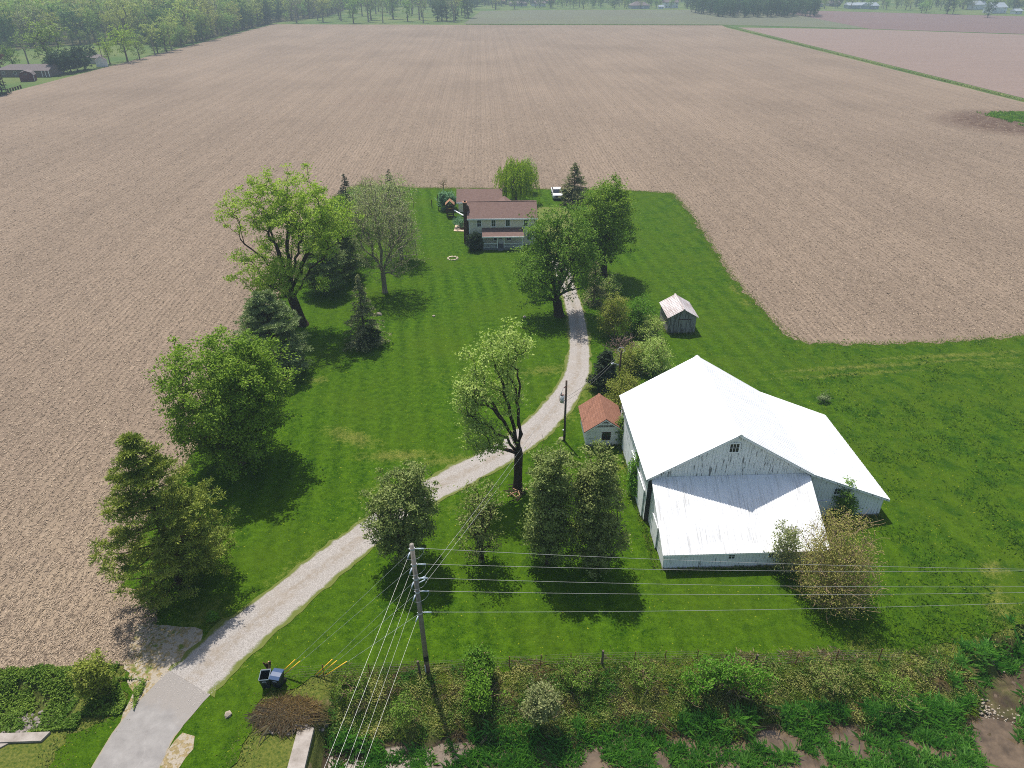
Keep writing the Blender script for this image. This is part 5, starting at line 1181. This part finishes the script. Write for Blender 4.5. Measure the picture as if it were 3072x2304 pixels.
def spread(poly, d, rng, n=20000):
    a = np.array(poly); lo, hi = a.min(0), a.max(0); pts = rng.uniform(lo, hi, (n, 2)); pts = pts[inpoly(pts, poly)]; out = []; cell = {}
    for q in pts:
        k = (int(q[0] // d), int(q[1] // d)); ok = True
        for i in (-1, 0, 1):
            for j in (-1, 0, 1):
                for o in cell.get((k[0] + i, k[1] + j), ()):
                    if (o[0] - q[0]) ** 2 + (o[1] - q[1]) ** 2 < d * d: ok = False; break
        if ok: cell.setdefault(k, []).append(q); out.append(q)
    return out
def seen(q, m=40):
    d = np.array([q[0], q[1], 8.0]) - np.array([0, 0, CAM_H]); z = d @ _fw; u = (d @ _rt) / z * FPX + 1536; v = -(d @ _up) / z * FPX + 1152
    return z > 0 and -m < u < 3072 + m and v > -170
def where(q):
    x, y = q
    if x < -160: return 'on the wood rim along the stubble field' if x > -180 else ('at the front of the left wood facing the pasture' if y < 480 else 'deep in the left wood beyond the stubble field')
    if x < 0: return 'among scattered trees behind the far edge of the stubble field'
    if x < 340 and y < 806: return 'in the dark block of wood beyond the green field'
    return 'among the far houses left of centre' if x < 200 else 'among the far houses on the right'
def far_woods():
    rng = np.random.default_rng(77); allp = []
    left = [tuple(P(-80, 122)[:2]), tuple(P(33, 107)[:2]), tuple(P(143, 97)[:2]), tuple(P(310, 93)[:2]), tuple(P(375, 101)[:2]), (-174, 470), (-170, 560), (-168, 640), (-140, 720), (-150, 1150), (-800, 1150), (-800, 420)]
    for q in spread(left, 8.0, rng, 40000): allp.append((q, rng.choice(7, p=[.26, .2, .14, .12, .14, .06, .08]), 1.0))
    mid = [(-160, 630), (-30, 628), (-8, 640), (-10, 760), (-60, 900), (-150, 900)]
    for q in spread(mid, 19, rng, 1500): allp.append((q, rng.choice(7, p=[.12, .1, .1, .34, .06, .03, .25]), 1.0))
    for q in spread([(-160, 900), (-40, 860), (60, 960), (700, 1060), (1000, 1000), (1000, 1300), (-160, 1300)], 10.5, rng, 24000): allp.append((q, rng.choice(7, p=[.3, .1, .3, .1, .1, .05, .05]), 1.0))
    for q in spread([(215, 690), (290, 690), (310, 705), (322, 790), (300, 800), (205, 780)], 8, rng, 2500): allp.append((q, 2, .8))
    for q in spread([(60, 835), (330, 830), (520, 775), (640, 735), (720, 710), (760, 900), (520, 950), (60, 950)], 13, rng, 6000): allp.append((q, rng.choice(7, p=[.24, .12, .2, .14, .1, .12, .08]), .6))
    for q in spread([(-20, 800), (60, 825), (60, 950), (-60, 880)], 20, rng, 500): allp.append((q, rng.choice(7), .7))
    for px, py, k, s in ((2045, 30, 2, .9), (2058, 30, 0, .8), (2133, 38, 2, .95), (2000, 27, 5, .8), (1990, 28, 5, .7), (965, 46, 2, .9), (945, 46, 2, .9), (985, 45, 2, .8), (955, 44, 2, 1.0), (2080, 20, 0, .9), (2200, 20, 2, .9), (2180, 16, 2, .9), (2100, 15, 2, .9), (620, 47, 5, .5), (575, 52, 2, .9), (560, 54, 2, .8), (545, 58, 2, .7)):
        q = P(px, py); allp.append((q[:2], k, s))
    # the rim of the wood, lower and leafier, along the field edge
    for y in np.arange(415, 625, 7.5): allp.append((np.array([-172.5 + rng.normal() * 1.5, y + rng.normal()]), int(rng.choice([0, 2, 4, 5, 5])), rng.uniform(.55, .85)))
    fr = [P(-60, 121), P(33, 108), P(143, 98), P(310, 94), P(375, 102)]
    for a, b in zip(fr[:-1], fr[1:]):
        n = int(np.linalg.norm(b - a) / 5)
        for i in range(n): q = a + (b - a) * (i + rng.random()) / n; allp.append((q[:2] + rng.normal(size=2) * 2, int(rng.choice([0, 2, 5, 5])), rng.uniform(.35, .6)))
    for y in np.arange(450, 625, 9): allp.append((np.array([-176 + rng.normal() * 2, y]), 5, rng.uniform(.45, .75)))
    allp = [a for a in allp if seen(a[0])]
    allp.sort(key=lambda a: a[0][1] + .2 * abs(a[0][0]))
    near, rest = allp[:300], allp[300:]
    for q, k, s in near:
        o = mobj('wood_tree', WOODS[k]); o.location = (q[0], q[1], 0); s = s * rng.uniform(.75, 1.12); o.scale = (s * rng.uniform(.9, 1.15), s * rng.uniform(.9, 1.15), s); o.rotation_euler.z = rng.uniform(0, 6.28)
        tag(o, WLAB[k].replace('in the hazy woodland beyond the stubble field', where(q)), 'tree', 'trees of the far woods')
    # the rest of the wood reads as one mass
    for k in range(7):
        pts = [(q[0], q[1], 0) for q, kk, s in rest if kk == k]; sc = [s for q, kk, s in rest if kk == k]
        if not pts: continue
        me = bpy.data.meshes.new('distant_woodland'); me.from_pydata(pts, [], []); a = me.attributes.new('s', 'FLOAT', 'POINT'); a.data.foreach_set('value', np.array(sc, np.float32))
        o = mobj('distant_woodland', me); tag(o, 'far-off hazy woodland closing the view at the top', 'woodland', None, 'stuff')
        ng = bpy.data.node_groups.new('woodland', 'GeometryNodeTree'); ng.interface.new_socket('Geometry', in_out='INPUT', socket_type='NodeSocketGeometry'); ng.interface.new_socket('Geometry', in_out='OUTPUT', socket_type='NodeSocketGeometry')
        gi = ng.nodes.new('NodeGroupInput'); go = ng.nodes.new('NodeGroupOutput'); ip = ng.nodes.new('GeometryNodeInstanceOnPoints'); oi = ng.nodes.new('GeometryNodeObjectInfo')
        src = next(ob for ob in bpy.data.objects if ob.data == WOODS[k]); oi.inputs['Object'].default_value = src
        rr = ng.nodes.new('FunctionNodeRandomValue'); rr.data_type = 'FLOAT_VECTOR'; rr.inputs[1].default_value = (0, 0, 6.28)
        rs = ng.nodes.new('FunctionNodeRandomValue'); rs.data_type = 'FLOAT'; rs.inputs[2].default_value = .8; rs.inputs[3].default_value = 1.15
        na = ng.nodes.new('GeometryNodeInputNamedAttribute'); na.data_type = 'FLOAT'; na.inputs[0].default_value = 's'
        mu = ng.nodes.new('ShaderNodeMath'); mu.operation = 'MULTIPLY'
        l = ng.links.new; l(gi.outputs[0], ip.inputs['Points']); l(oi.outputs['Geometry'], ip.inputs['Instance']); l(rr.outputs[0], ip.inputs['Rotation']); l(rs.outputs[1], mu.inputs[0]); l(na.outputs[0], mu.inputs[1]); l(mu.outputs[0], ip.inputs['Scale']); l(ip.outputs[0], go.inputs[0])
        mo = o.modifiers.new('woodland', 'NODES'); mo.node_group = ng
far_woods()
def one(px, py, me, s, name, label, sx=1.0):
    q = P(px, py); o = mobj(name, me); o.location = (q[0], q[1], 0); o.scale = (s * sx, s * sx, s); o.rotation_euler.z = random.uniform(0, 6); return tag(o, label, 'tree')
W_LIME = wood_tree(120, 14, L_WILLOW, BARK, 80, 20, .6, .42, .2); W_RED = wood_tree(121, 8, L_PURPLE, BARK, 50, 26, .5, .4, .2); W_RND = wood_tree(122, 11, L_MID, BARK, 90, 26, .55, .48, .1)
for a in ((30, 146, W_RND, .85, 'garden_tree', 'round dark green tree behind the brick bungalow'), (62, 138, WOODS[3], .6, 'garden_tree', 'slim pale tree between bungalow and round tree'), (112, 150, WOODS[0], .95, 'garden_tree', 'tall mid-green tree between the two bungalows', 1.3),
          (3, 152, W_RED, 1.0, 'garden_tree', 'dark red tree at the left edge of the picture'), (238, 138, W_LIME, .85, 'garden_tree', 'yellow-green tree beside the white garden shed'), (276, 133, W_LIME, 1.2, 'garden_tree', 'tallest yellow-green tree on the field edge'), (302, 128, WOODS[5], .8, 'garden_tree', 'low green tree right of the tallest yellow-green tree'),
          (335, 118, WOODS[4], .75, 'garden_tree', 'pale leafy tree at the start of the wood rim'), (360, 112, WOODS[0], .7, 'garden_tree', 'green tree on the wood rim nearest the pasture gap')): one(*a)
for i, (px, py, s) in enumerate(((122, 160, .62), (138, 159, .68), (154, 156, .66), (168, 154, .72), (184, 150, .7))): tag(one(px, py, EVERG, s, 'evergreen', ['first', 'second', 'third', 'fourth', 'last'][i] + ' from the left in the dark evergreen clump by the field', 1.05), group='evergreen clump by the field')
conifer('spruce', 'dark conifer at the left edge beside the stubble field', (6, 204), H=14, R=3.2, seed=130, lm=L_DARK, whorl=.8, size=.5)

# ------------------------------------------------------------------ neighbouring houses
def house(name, label, loc, rz, W, D, ze, zr, wallm, roofm, hip=True, nwin=4, cat='house', door=True, chimney=False):
    r = empty(name, (loc[0], loc[1], 0), rz, label, cat); B().box(-W / 2, -D / 2, 0, W / 2, D / 2, ze).build('wall', wallm, r)
    o = .6; hx = W / 2 + o; hy = D / 2 + o; k = max(.1, W / 2 - D / 2) if hip else W / 2 + o * .5
    z0 = ze - .05
    V = [(-hx, -hy, z0), (hx, -hy, z0), (hx, hy, z0), (-hx, hy, z0), (-k, 0, zr), (k, 0, zr), (-hx, -hy, z0 + .15), (hx, -hy, z0 + .15), (hx, hy, z0 + .15), (-hx, hy, z0 + .15)]
    rf = B().add(V, [(3, 2, 1, 0), (0, 1, 7, 6), (1, 2, 8, 7), (2, 3, 9, 8), (3, 0, 6, 9), (6, 7, 5, 4), (8, 9, 4, 5), (7, 8, 5), (9, 6, 4)]).build('roof', roofm, r)
    if not hip:
        for s in (-1, 1): B().add([(s * W / 2, -D / 2, ze), (s * W / 2, D / 2, ze), (s * (W / 2), 0, zr - .2)], [(0, 1, 2)]).build('gable', wallm, r)
    for i in range(nwin):
        x = -W / 2 + W * (i + .5) / nwin; zz = 1.0
        if door and i == nwin // 2: B().box(x - .5, -D / 2 - .06, 0, x + .5, -D / 2 - .004, 2.1).build('door', TRIM, r); continue
        wn_ = B().box(x - .6, -D / 2 - .05, zz, x + .6, -D / 2 - .004, zz + 1.1).build('window', TRIM, r); B().box(x - .5, -D / 2 - .06, zz + .08, x + .5, -D / 2 - .052, zz + 1.02).build('pane', GLASS, wn_)
        if ze > 4.5:
            wn_ = B().box(x - .6, -D / 2 - .05, zz + 2.7, x + .6, -D / 2 - .004, zz + 3.8).build('window', TRIM, r); B().box(x - .5, -D / 2 - .06, zz + 2.78, x + .5, -D / 2 - .052, zz + 3.72).build('pane', GLASS, wn_)
    if chimney: B().box(W * .2, -.4, zr - .8, W * .2 + .8, .4, zr + .9).build('chimney', BRICK, rf)
    return r
q = P(48, 166); r1 = house('bungalow', 'brick bungalow with grey hip roof at the left edge', (q[0], q[1] + 4), .0, 19, 8, 2.6, 4.4, BRICK2, GREYR)
B().prism([(-5.5, 2.5), (5.5, 2.5), (0, 4.5)], 'x', 4.2, 12.4).build('wing_roof', GREYR, r1); B().box(4.8, -4.6, 0, 12.0, 4.9, 2.5).build('wing_wall', BRICK2, r1)
for x in (9.2, 10.6, 12.0): B().box(x - .1, -5.3, 0, x + .1, -5.1, 2.5).build('porch_post', TRIM, r1)
q = P(172, 138); house('bungalow', 'second bungalow with grey roof behind the dark evergreens', (q[0], q[1] + 5), -.15, 17, 8, 2.5, 4.3, TAUPE, GREYR)
def gambrel(name, label, q, W, D, wm, rm, rz):
    r = empty(name, (q[0], q[1], 0), rz, label, 'shed'); pf = [(-W / 2, 2.0), (-W * .36, 3.1), (0, 3.8), (W * .36, 3.1), (W / 2, 2.0)]
    B().prism([(-W / 2, 0), (W / 2, 0)] + pf[::-1], 'y', -D / 2, D / 2).build('wall', wm, r)
    for a, b in zip(pf[:-1], pf[1:]): B().prism([(a[0] * 1.06, a[1] + .03), (b[0] * 1.06, b[1] + .03), (b[0] * 1.06, b[1] + .14), (a[0] * 1.06, a[1] + .14)], 'y', -D / 2 - .2, D / 2 + .2).build('roof', rm, r)
    B().box(-.45, -D / 2 - .05, 2.5, .45, -D / 2 - .004, 3.0).build('vent', GREYR, r); B().box(W / 2 - .12, -D / 2 - .06, 0, W / 2 + .02, -D / 2 - .005, 2.0).build('corner_board', TRIM, r)
gambrel('garden_shed', 'dark red gambrel shed beside the brick bungalow', P(63, 174), 5.0, 5.5, REDP, GREYR, .35)
sh = shed('garden_shed', 'pale garden shed with grey roof at the field edge', tuple(P(209, 145)[:2]), 4.6, 4.5, 2.6, 4.3, WHITES, GREYR, rz=.4)
GREENR = plain('grey_metal_roof', srgb(150, 158, 164), .5, .3, .08, .3); PINKR = plain('brown_far_roof', srgb(138, 108, 98), .9, .1, .1, .5)
for i, (px, py, W, D, ze, zr, wm, rm, hip, rz, lb) in enumerate([
        (1078, 8, 16, 9, 2.8, 5.0, BRICK2, PINKR, True, 0, 'far bungalow with brown roof, leftmost beyond the green field'), (1119, 13, 20, 10, 2.8, 5.2, TAUPE, GREYR, True, .1, 'far low house with wide grey hip roof'),
        (1163, 13, 14, 9, 2.8, 5.6, WHITES, GREYR, False, .6, 'far grey-roofed gabled house between trees'), (1181, 7, 18, 9, 2.8, 5.0, BRICK2, PINKR, True, 0, 'far house with reddish roof near the middle of the skyline'),
        (1380, 18, 20, 12, 2.9, 6.6, BLUEG, GREYR, True, .15, 'far grey house with steep hip roof behind the green field'), (1447, 17, 15, 9, 5.4, 8.4, WHITES, GREYR, False, .1, 'far white two-storey house beside the dark wood'),
        (1682, 20, 13, 8, 2.8, 5.4, TAUPE, PINKR, False, .3, 'far tan house with pale roof right of the dark wood'), (1704, 14, 18, 9, 2.8, 5.4, WHITES, GREYR, False, -.1, 'far white-fronted house behind the tan house'),
        (1759, 15, 15, 10, 3.0, 6.4, BLUEG, GREYR, True, .2, 'far blue-grey house in the row on the right'), (1799, 13, 13, 9, 2.8, 5.4, TAUPE, GREYR, False, 0, 'far taupe house half hidden by trees'),
        (1848, 18, 22, 10, 3.0, 5.6, BLUEG, GREENR, False, 0, 'far long house with pale metal roof'), (1879, 19, 14, 10, 3.0, 6.0, BLUEG, GREENR, False, .4, 'far house with blue-grey gable right of the long house')]):
    q = P(px, py); house('far_house', lb, (q[0], q[1]), rz, W, D, ze, zr, wm, rm, hip, 4, chimney=i % 3 == 0)
for px, py, W, D, zr, lb, wm in ((2147, 28, 16, 12, 9, 'far white barn at the right end of the skyline', WHITES), (2108, 20, 14, 10, 8, 'far white barn partly behind trees on the right', WHITES), (2194, 30, 8, 6, 4.5, 'small far white shed at the right edge', WHITES), (1427, 19, 5, 4, 3.6, 'tiny white shed beside the far two-storey house', WHITES), (178, 8, 26, 14, 7, 'far white barn roof above the woodland on the left', WHITES)):
    q = P(px, py); house('far_barn', lb, (q[0], q[1]), .2, W, D, zr * .55, zr, wm, GREENR, False, 3, 'barn')

for px, py, top, lb in ((226, 144, 92, 'thin far pole beside the pale garden shed'), (16, 205, 148, 'thin far pole left of the brick bungalow')):
    q = P(px, py); h = AT(px, top, q[1])[2]; r = empty('far_pole', (q[0], q[1], 0), 0, lb, 'utility pole'); B().bar((0, 0, 0), (0, 0, h), .16, .11, 7).build('shaft', POLED, r); B().box(-.9, -.08, h - .9, .9, .08, h - .75).build('crossarm', POLED, r)
for k in range(6):
    q = P(18 + 5.5 * k, 199 - 1.6 * k); tag(B().box(-.22, -.22, 0, .22, .22, 1.0).prism([(-.27, -.27), (.27, -.27), (.27, .27), (-.27, .27)], 'z', 1.0, 1.1).build('garden_post', DARKWOOD, None, loc=(q[0], q[1], 0)), ['first', 'second', 'third', 'fourth', 'fifth', 'sixth'][k] + ' from the left of the dark posts at the field corner', 'post', 'dark posts by the bungalow')
# ------------------------------------------------------------------ rank growth in the ditch and along the edges
def stuff(name, V, k, mat, v, label):
    o = mobj(name, npmesh(name, V.reshape(-1, 3), [np.arange(len(V) * k).reshape(-1, k)], [mat], v=np.repeat(v, k))); return tag(o, label, 'plants', None, 'stuff')
def blades(C, L, W, rng, lean=.45, arch=0.0):
    n = len(C); a = rng.uniform(0, 2 * math.pi, n); d = np.stack([np.cos(a), np.sin(a), np.zeros(n)], 1); b = np.stack([-d[:, 1], d[:, 0], np.zeros(n)], 1); L = L * rng.uniform(.6, 1.3, n); W = W * rng.uniform(.7, 1.3, n)
    le = np.abs(rng.normal(size=n)) * lean; m = C + np.array([0, 0, 1]) * (L * .6)[:, None] + d * (L * le * .35)[:, None]; t = C + np.array([0, 0, 1]) * (L * (1 - .35 * le))[:, None] + d * (L * le)[:, None]
    return np.stack([C - b * (W * .35)[:, None], C + b * (W * .35)[:, None], t, m - b * (W * .5)[:, None]], 1)
def nz(pts, s, z=0.0):
    return np.array([mnoise.fractal(Vector((p[0] * s, p[1] * s, z)), .6, 2.0, 3) for p in pts])
def ground_pts(xy): return np.stack([xy[:, 0], xy[:, 1], land(xy[:, 0], xy[:, 1]) - .05], 1)
def bank_plants():
    rng = np.random.default_rng(500)
    def region(n, x0, x1, y0, y1): return rng.uniform((x0, y0), (x1, y1), (n, 2))
    # reeds in the bed, in clumps with mud between
    c = np.array(spread([(-10, 21.3), (28.4, 21.3), (30, 24), (30, 26.8), (24, 26.6), (10, 26.2), (-10, 25.6)], .5, rng, 6000)); n1 = nz(c, .42, 4.0); n1b = nz(c * np.array([.45, 1.0]), .9, 8.0)
    c = c[(n1 + .7 * n1b) > -.2]; per = 130
    e = np.array(spread([(27, 17), (40, 17), (52, 31), (52, 38), (33, 32), (27, 27)], .6, rng, 4000)); de = seg_dist(e[:, 0], e[:, 1], CREEK); e = e[(de > .9) & (de < 3.0) & (nz(e, .5, 5.0) > -.05)]; c = np.concatenate([c, e])
    q = np.repeat(c, per, 0) + rng.normal(size=(len(c) * per, 2)) * .22; V = blades(ground_pts(q), np.repeat(rng.uniform(.38, .72, len(c)), per), .06, rng, .55)
    stuff('reed_bed', V, 4, L_REED, np.repeat(rng.random(len(c)) * .5, per) + rng.random(len(q)) * .5, 'lush dark green reed grass filling the wet ditch bed')
    # mixed weeds on the bank
    q = region(190000, -10.6, 33.5, 25.2, 30.0); z = land(q[:, 0], q[:, 1]); g = nz(q, .8, 1.0); k = (z > -1.35) & (g + rng.normal(size=len(q)) * .3 > -.3) & (seg_dist(q[:, 0], q[:, 1], CREEK) > 1.5) & ((q[:, 1] < 29.35 + .9 * nz(q, 1.3, 77.0))); q = q[k]; g = g[k]
    C = ground_pts(q); C[:, 2] += rng.uniform(.02, .2, len(C)) * (1 + g); N = unit(rng.normal(size=C.shape) * .7 + np.array([0, 0, .9])); 
    k = rng.random(len(C)) < .62; C = C[k]; N = N[k]; q = q[k]
    stuff('bank_weeds', leaf_quads(C, N, .115, rng, .5), 4, L_WEED, np.clip(.42 + .95 * nz(q, .45, 9.0) + rng.normal(size=len(q)) * .2, 0, 1), 'tangled green weeds covering the ditch bank')
    q = region(95000, -10.6, 33.5, 25.0, 30.15); g = nz(q, .5, 61.0); q = q[(g + rng.normal(size=len(q)) * .3 > -.1) & (land(q[:, 0], q[:, 1]) > -1.4) & (seg_dist(q[:, 0], q[:, 1], CREEK) > 1.4)]
    stuff('rough_grass', blades(ground_pts(q), .20, .045, rng, 1.3), 4, L_RANK, np.clip(.45 + .9 * nz(q, .4, 19.0) + rng.normal(size=len(q)) * .22, 0, 1), 'rough light green grass on the ditch bank')
    q = region(60000, -10.3, 33, 24.8, 30.2); g = nz(q, .55, 21.0); fe = np.abs(q[:, 1] - 29.5) < .35; k = ((g + rng.normal(size=len(q)) * .12 > .34) | (fe & (rng.random(len(q)) < .12))) & (seg_dist(q[:, 0], q[:, 1], CREEK) > 1.5); q = q[k]
    stuff('dead_grass', blades(ground_pts(q), .24, .035, rng, 2.0), 4, L_DEAD, rng.random(len(q)), 'matted tan dead grass and stalks on the ditch bank')
    # left of the drive
    q = region(60000, -36, -22.6, 26.35, 31.2); g = nz(q, .7, 31.0); k = (g + rng.normal(size=len(q)) * .2 > -.15) & ~inpoly(q, ppx([(255, 1470), (290, 1470), (290, 1600), (230, 1640), (245, 1580), (275, 1520)])) & (q[:, 1] < 30.9 + .3 * g) & ((q[:, 0] < -25.6) | (q[:, 1] > 27.2)) & ~((q[:, 0] > -25) & (q[:, 1] > 29.8)); q = q[k]
    C = ground_pts(q); C[:, 2] += rng.uniform(.02, .35, len(C)); stuff('bank_weeds', leaf_quads(C, unit(rng.normal(size=C.shape) * .7 + np.array([0, 0, .9])), .16, rng, .5), 4, L_MID, np.clip(.4 + .5 * nz(q, .5, 3.0) + rng.normal(size=len(q)) * .2, 0, 1), 'green weeds on the bank left of the paved apron')
    # rough meadow right of the barn
    q = region(150000, 24, 66, 30.2, 74); g = nz(q, .22, 41.0); k = (g + rng.normal(size=len(q)) * .5 > .55 - .7 * ss(37, 31, q[:, 1]) + .5 * ss(55, 74, q[:, 1])) & ((q[:, 0] > 34.5) | (q[:, 1] < 42) & (q[:, 0] > 24.5 + (q[:, 1] - 30) * .25)) & (seg_dist(q[:, 0], q[:, 1], CREEK) > 2.6); q = q[k]; C = ground_pts(q) + np.array([0, 0, .05])
    stuff('meadow_grass', blades(C, .22, .05, rng, .9), 4, L_MEADOW, rng.random(len(q)) * .6 + .3, 'tufts of longer grass in the meadow right of the barn')
    # tufts on the field margins
    y = rng.uniform(76, 590, 3500); q = np.stack([186.1 + rng.normal(size=len(y)) * .6, y], 1); x = rng.uniform(-12, 184, 3500); q2 = np.stack([x, 612 - (x + 12) / 196 * 14 + rng.normal(size=len(x)) * 1.0], 1)
    q = np.concatenate([q, q2]); stuff('margin_grass', blades(np.stack([q[:, 0], q[:, 1], np.zeros(len(q))], 1), .45, .3, rng, .6), 4, L_WEED, rng.random(len(q)), 'strip of rough grass between the fields')
    wc = P(2195, 258); q = np.stack([rng.uniform(wc[0] - 5, wc[0] + 14, 6000), rng.uniform(wc[1] - 15, wc[1] + 12, 6000)], 1); q = q[nz(q, .3, 2.0) > .05]; stuff('margin_grass', blades(np.stack([q[:, 0], q[:, 1], np.zeros(len(q))], 1), .6, .2, rng, .6), 4, L_BRIGHT, rng.random(len(q)), 'green growth round the puddle at the right edge')
    # corn residue on the nearer stubble, its darker slivers coloured as shadow
    n = 520000; y = 31 + 250 * rng.random(n) ** 2.0; half = .80 * y + 12; x = rng.uniform(-1, 1, n) * half; xr = np.round(x / .76) * .76 + rng.normal(size=n) * .13; x = np.where(rng.random(n) < .6, xr, x); q = np.stack([x, y], 1)
    q = q[(~inpoly(q, LAWN_EDGE)) & (q[:, 0] < 182) & (q[:, 0] > -168) & ~((q[:, 0] > -24) & (q[:, 1] < 76)) & (rng.random(n) < np.clip((275 - y) / 120, 0, 1))]; D = (q[:, 1] / 60) ** .35
    C = np.stack([q[:, 0], q[:, 1], rng.uniform(.01, .06, len(q))], 1); N = unit(rng.normal(size=C.shape) * .22 + np.array([0, 0, 1])); al = np.stack([rng.normal(size=len(q)) * .6, rng.normal(size=len(q)) * 1.1, rng.normal(size=len(q)) * .08], 1)
    stuff('crop_residue_and_shade', leaf_quads(C, N, .30 * D, rng, .24, al), 4, L_STRAW_SHADE, rng.random(len(q)), 'broken corn stalks and husks strewn over the stubble, dark slivers painted as their shade')
    # pale grass fringe where lawn meets stubble and along building feet
    E_ = np.array(LAWN_EDGE + LAWN_EDGE[:1]); pts = []
    for a, b in zip(E_[:-1], E_[1:]):
        L = np.linalg.norm(b - a); 
        if a[1] < 21 or max(a[0], b[0]) > 100: continue
        n = int(L * 90); t = rng.random(n)[:, None]; pts.append(a + (b - a) * t + rng.normal(size=(n, 2)) * .5)
    q = np.concatenate(pts); stuff('edge_grass', blades(np.stack([q[:, 0], q[:, 1], np.full(len(q), .0)], 1), .13, .06, rng, 1.2), 4, L_WEED, rng.random(len(q)), 'fringe of longer grass along the lawn edge')
    bx = []
    for (x0, y0, x1, y1) in ((13.0, 37.75, 25.7, 37.85), (12.4, 38, 12.95, 55.5), (26, 43.1, 33, 43.25), (9.2, 53.95, 12.9, 54.1), (22.6, 77.4, 26.3, 77.55), (22.5, 77.6, 22.65, 82)): n = int((abs(x1 - x0) + abs(y1 - y0)) * 45); bx.append(rng.uniform((x0, y0), (x1, y1), (n, 2)) + rng.normal(size=(n, 2)) * .1)
    q = np.concatenate(bx); stuff('edge_grass', blades(np.stack([q[:, 0], q[:, 1], np.full(len(q), .02)], 1), .3, .05, rng, .6), 4, L_WEED, rng.random(len(q)), 'uncut grass at the foot of the barn and sheds')
bank_plants()
def stones(name, label, pts, s, mat, seed):
    rng = np.random.default_rng(seed); bm = bmesh.new(); bmesh.ops.create_icosphere(bm, subdivisions=1, radius=1.0); bv = np.array([v.co[:] for v in bm.verts]); bf = np.array([[v.index for v in f.verts] for f in bm.faces]); bm.free()
    V = []; F = []
    for i, p_ in enumerate(pts):
        sc = s * rng.uniform(.5, 1.4) * np.array([rng.uniform(.8, 1.3), rng.uniform(.8, 1.2), rng.uniform(.5, .8)]); a = rng.uniform(0, 6.28); R_ = np.array([[math.cos(a), -math.sin(a), 0], [math.sin(a), math.cos(a), 0], [0, 0, 1]])
        V.append((bv * rng.uniform(.8, 1.15, (len(bv), 1)) * sc) @ R_.T + p_); F.append(bf + i * len(bv))
    o = mobj(name, npmesh(name, np.concatenate(V), [np.concatenate(F)], [mat])); return tag(o, label, 'stones', None, 'stuff')
def rubble():
    rng = np.random.default_rng(900)
    def spot(px, py, rx, ry, n, dz=0, dome=0):
        q = P(px, py); d = rng.normal(size=(n, 2)) * .5; d = d[np.hypot(d[:, 0], d[:, 1]) < 1.0]; xy = np.array(q[:2]) + d * np.array([rx, ry]); z = land(xy[:, 0], xy[:, 1]) + dome * np.clip(1 - (d ** 2).sum(1), 0, 1) ** .5 + dz; return np.column_stack([xy, z])
    GS = plain('grey_riprap', srgb(128, 120, 114), .95, .1, .3, 3)
    stones('riprap', 'grey rubble stones above the bottom left headwall', np.concatenate([spot(30, 1552, 2.6, 1.2, 320), spot(70, 1556, 1.8, .9, 160)]), .16, GS, 1)
    pts = spot(630, 1552, 2.3, 1.15, 420, -.15, .55); stones('riprap', 'mound of small grey stones behind the right headwall', pts, .11, GS, 2)
    q = spot(625, 1546, 2.4, 1.2, 5200, .0, .55); stuff('dead_vines', blades(q, .16, .03, rng, 2.6), 4, L_DEAD, rng.random(len(q)) * .8, 'dry brown vines over the stone mound')
    stones('creek_stones', 'pale stones along the muddy creek at the right edge', np.concatenate([spot(2130, 1500, 1.3, 1.5, 150, .02), spot(2190, 1520, 1.3, 1.0, 60, .02), spot(2120, 1580, 1.0, 1.5, 50, .02), spot(2150, 1410, 2.0, .6, 40, .02)]), .07, STONE, 3)
    x = rng.uniform(-10, 28, 380); y = 24.0 + rng.normal(size=380) * .9; stones('creek_stones', 'small pale stones in the ditch bed', np.column_stack([x, y, land(x, y) + .02]), .05, STONE, 4)
    q = P(1112, 1058); n = 26; r = empty('brush_heap', (q[0] + .2, q[1] - .5, 0), 0, 'heap of cut branches at the foot of the lopsided maple', 'brush heap')
    for k in range(n):
        a = rng.uniform(0, 6.28); c = rng.normal(size=2) * .5; l = rng.uniform(.4, 1.1); B().bar((c[0] - l * math.cos(a) * .5, c[1] - l * math.sin(a) * .5, rng.uniform(0, .4)), (c[0] + l * math.cos(a) * .5, c[1] + l * math.sin(a) * .5, rng.uniform(0, .45)), .05, .03, 5).build('cut_branch', BARKD if k % 3 else TANWOOD, r)
rubble()
def spill():
    rng = np.random.default_rng(950); t = rng.normal(size=900) * .7; c = np.array([-20.0, 29.3]); al = np.array([.52, .85]); ac = np.array([.85, -.52]); q = c + np.outer(t, al) + np.outer(rng.uniform(-2.0, 2.0, 900), ac)
    stones('gravel_spill', 'loose gravel scattered where the drive meets the apron', np.column_stack([q, np.full(len(q), .05)]), .026, plain('loose_gravel', srgb(170, 163, 156), .95, .1, .2, 9), 5)
spill()

# ------------------------------------------------------------------ air
hz = B().box(-2700, -320, -3.4, 2700, 3100, 47).build('haze', plain('air', (1, 1, 1)))
hm = hz.data.materials[0]; ht = hm.node_tree; ht.nodes.clear(); ho = ht.nodes.new('ShaderNodeOutputMaterial'); pv = ht.nodes.new('ShaderNodeVolumePrincipled')
pv.inputs['Color'].default_value = (0.46, 0.58, 0.70, 1); pv.inputs['Density'].default_value = 0.00042; pv.inputs['Anisotropy'].default_value = 0.2
ht.links.new(pv.outputs[0], ho.inputs['Volume']); tag(hz, 'thin pale haze over the fields', 'haze', None, 'stuff')
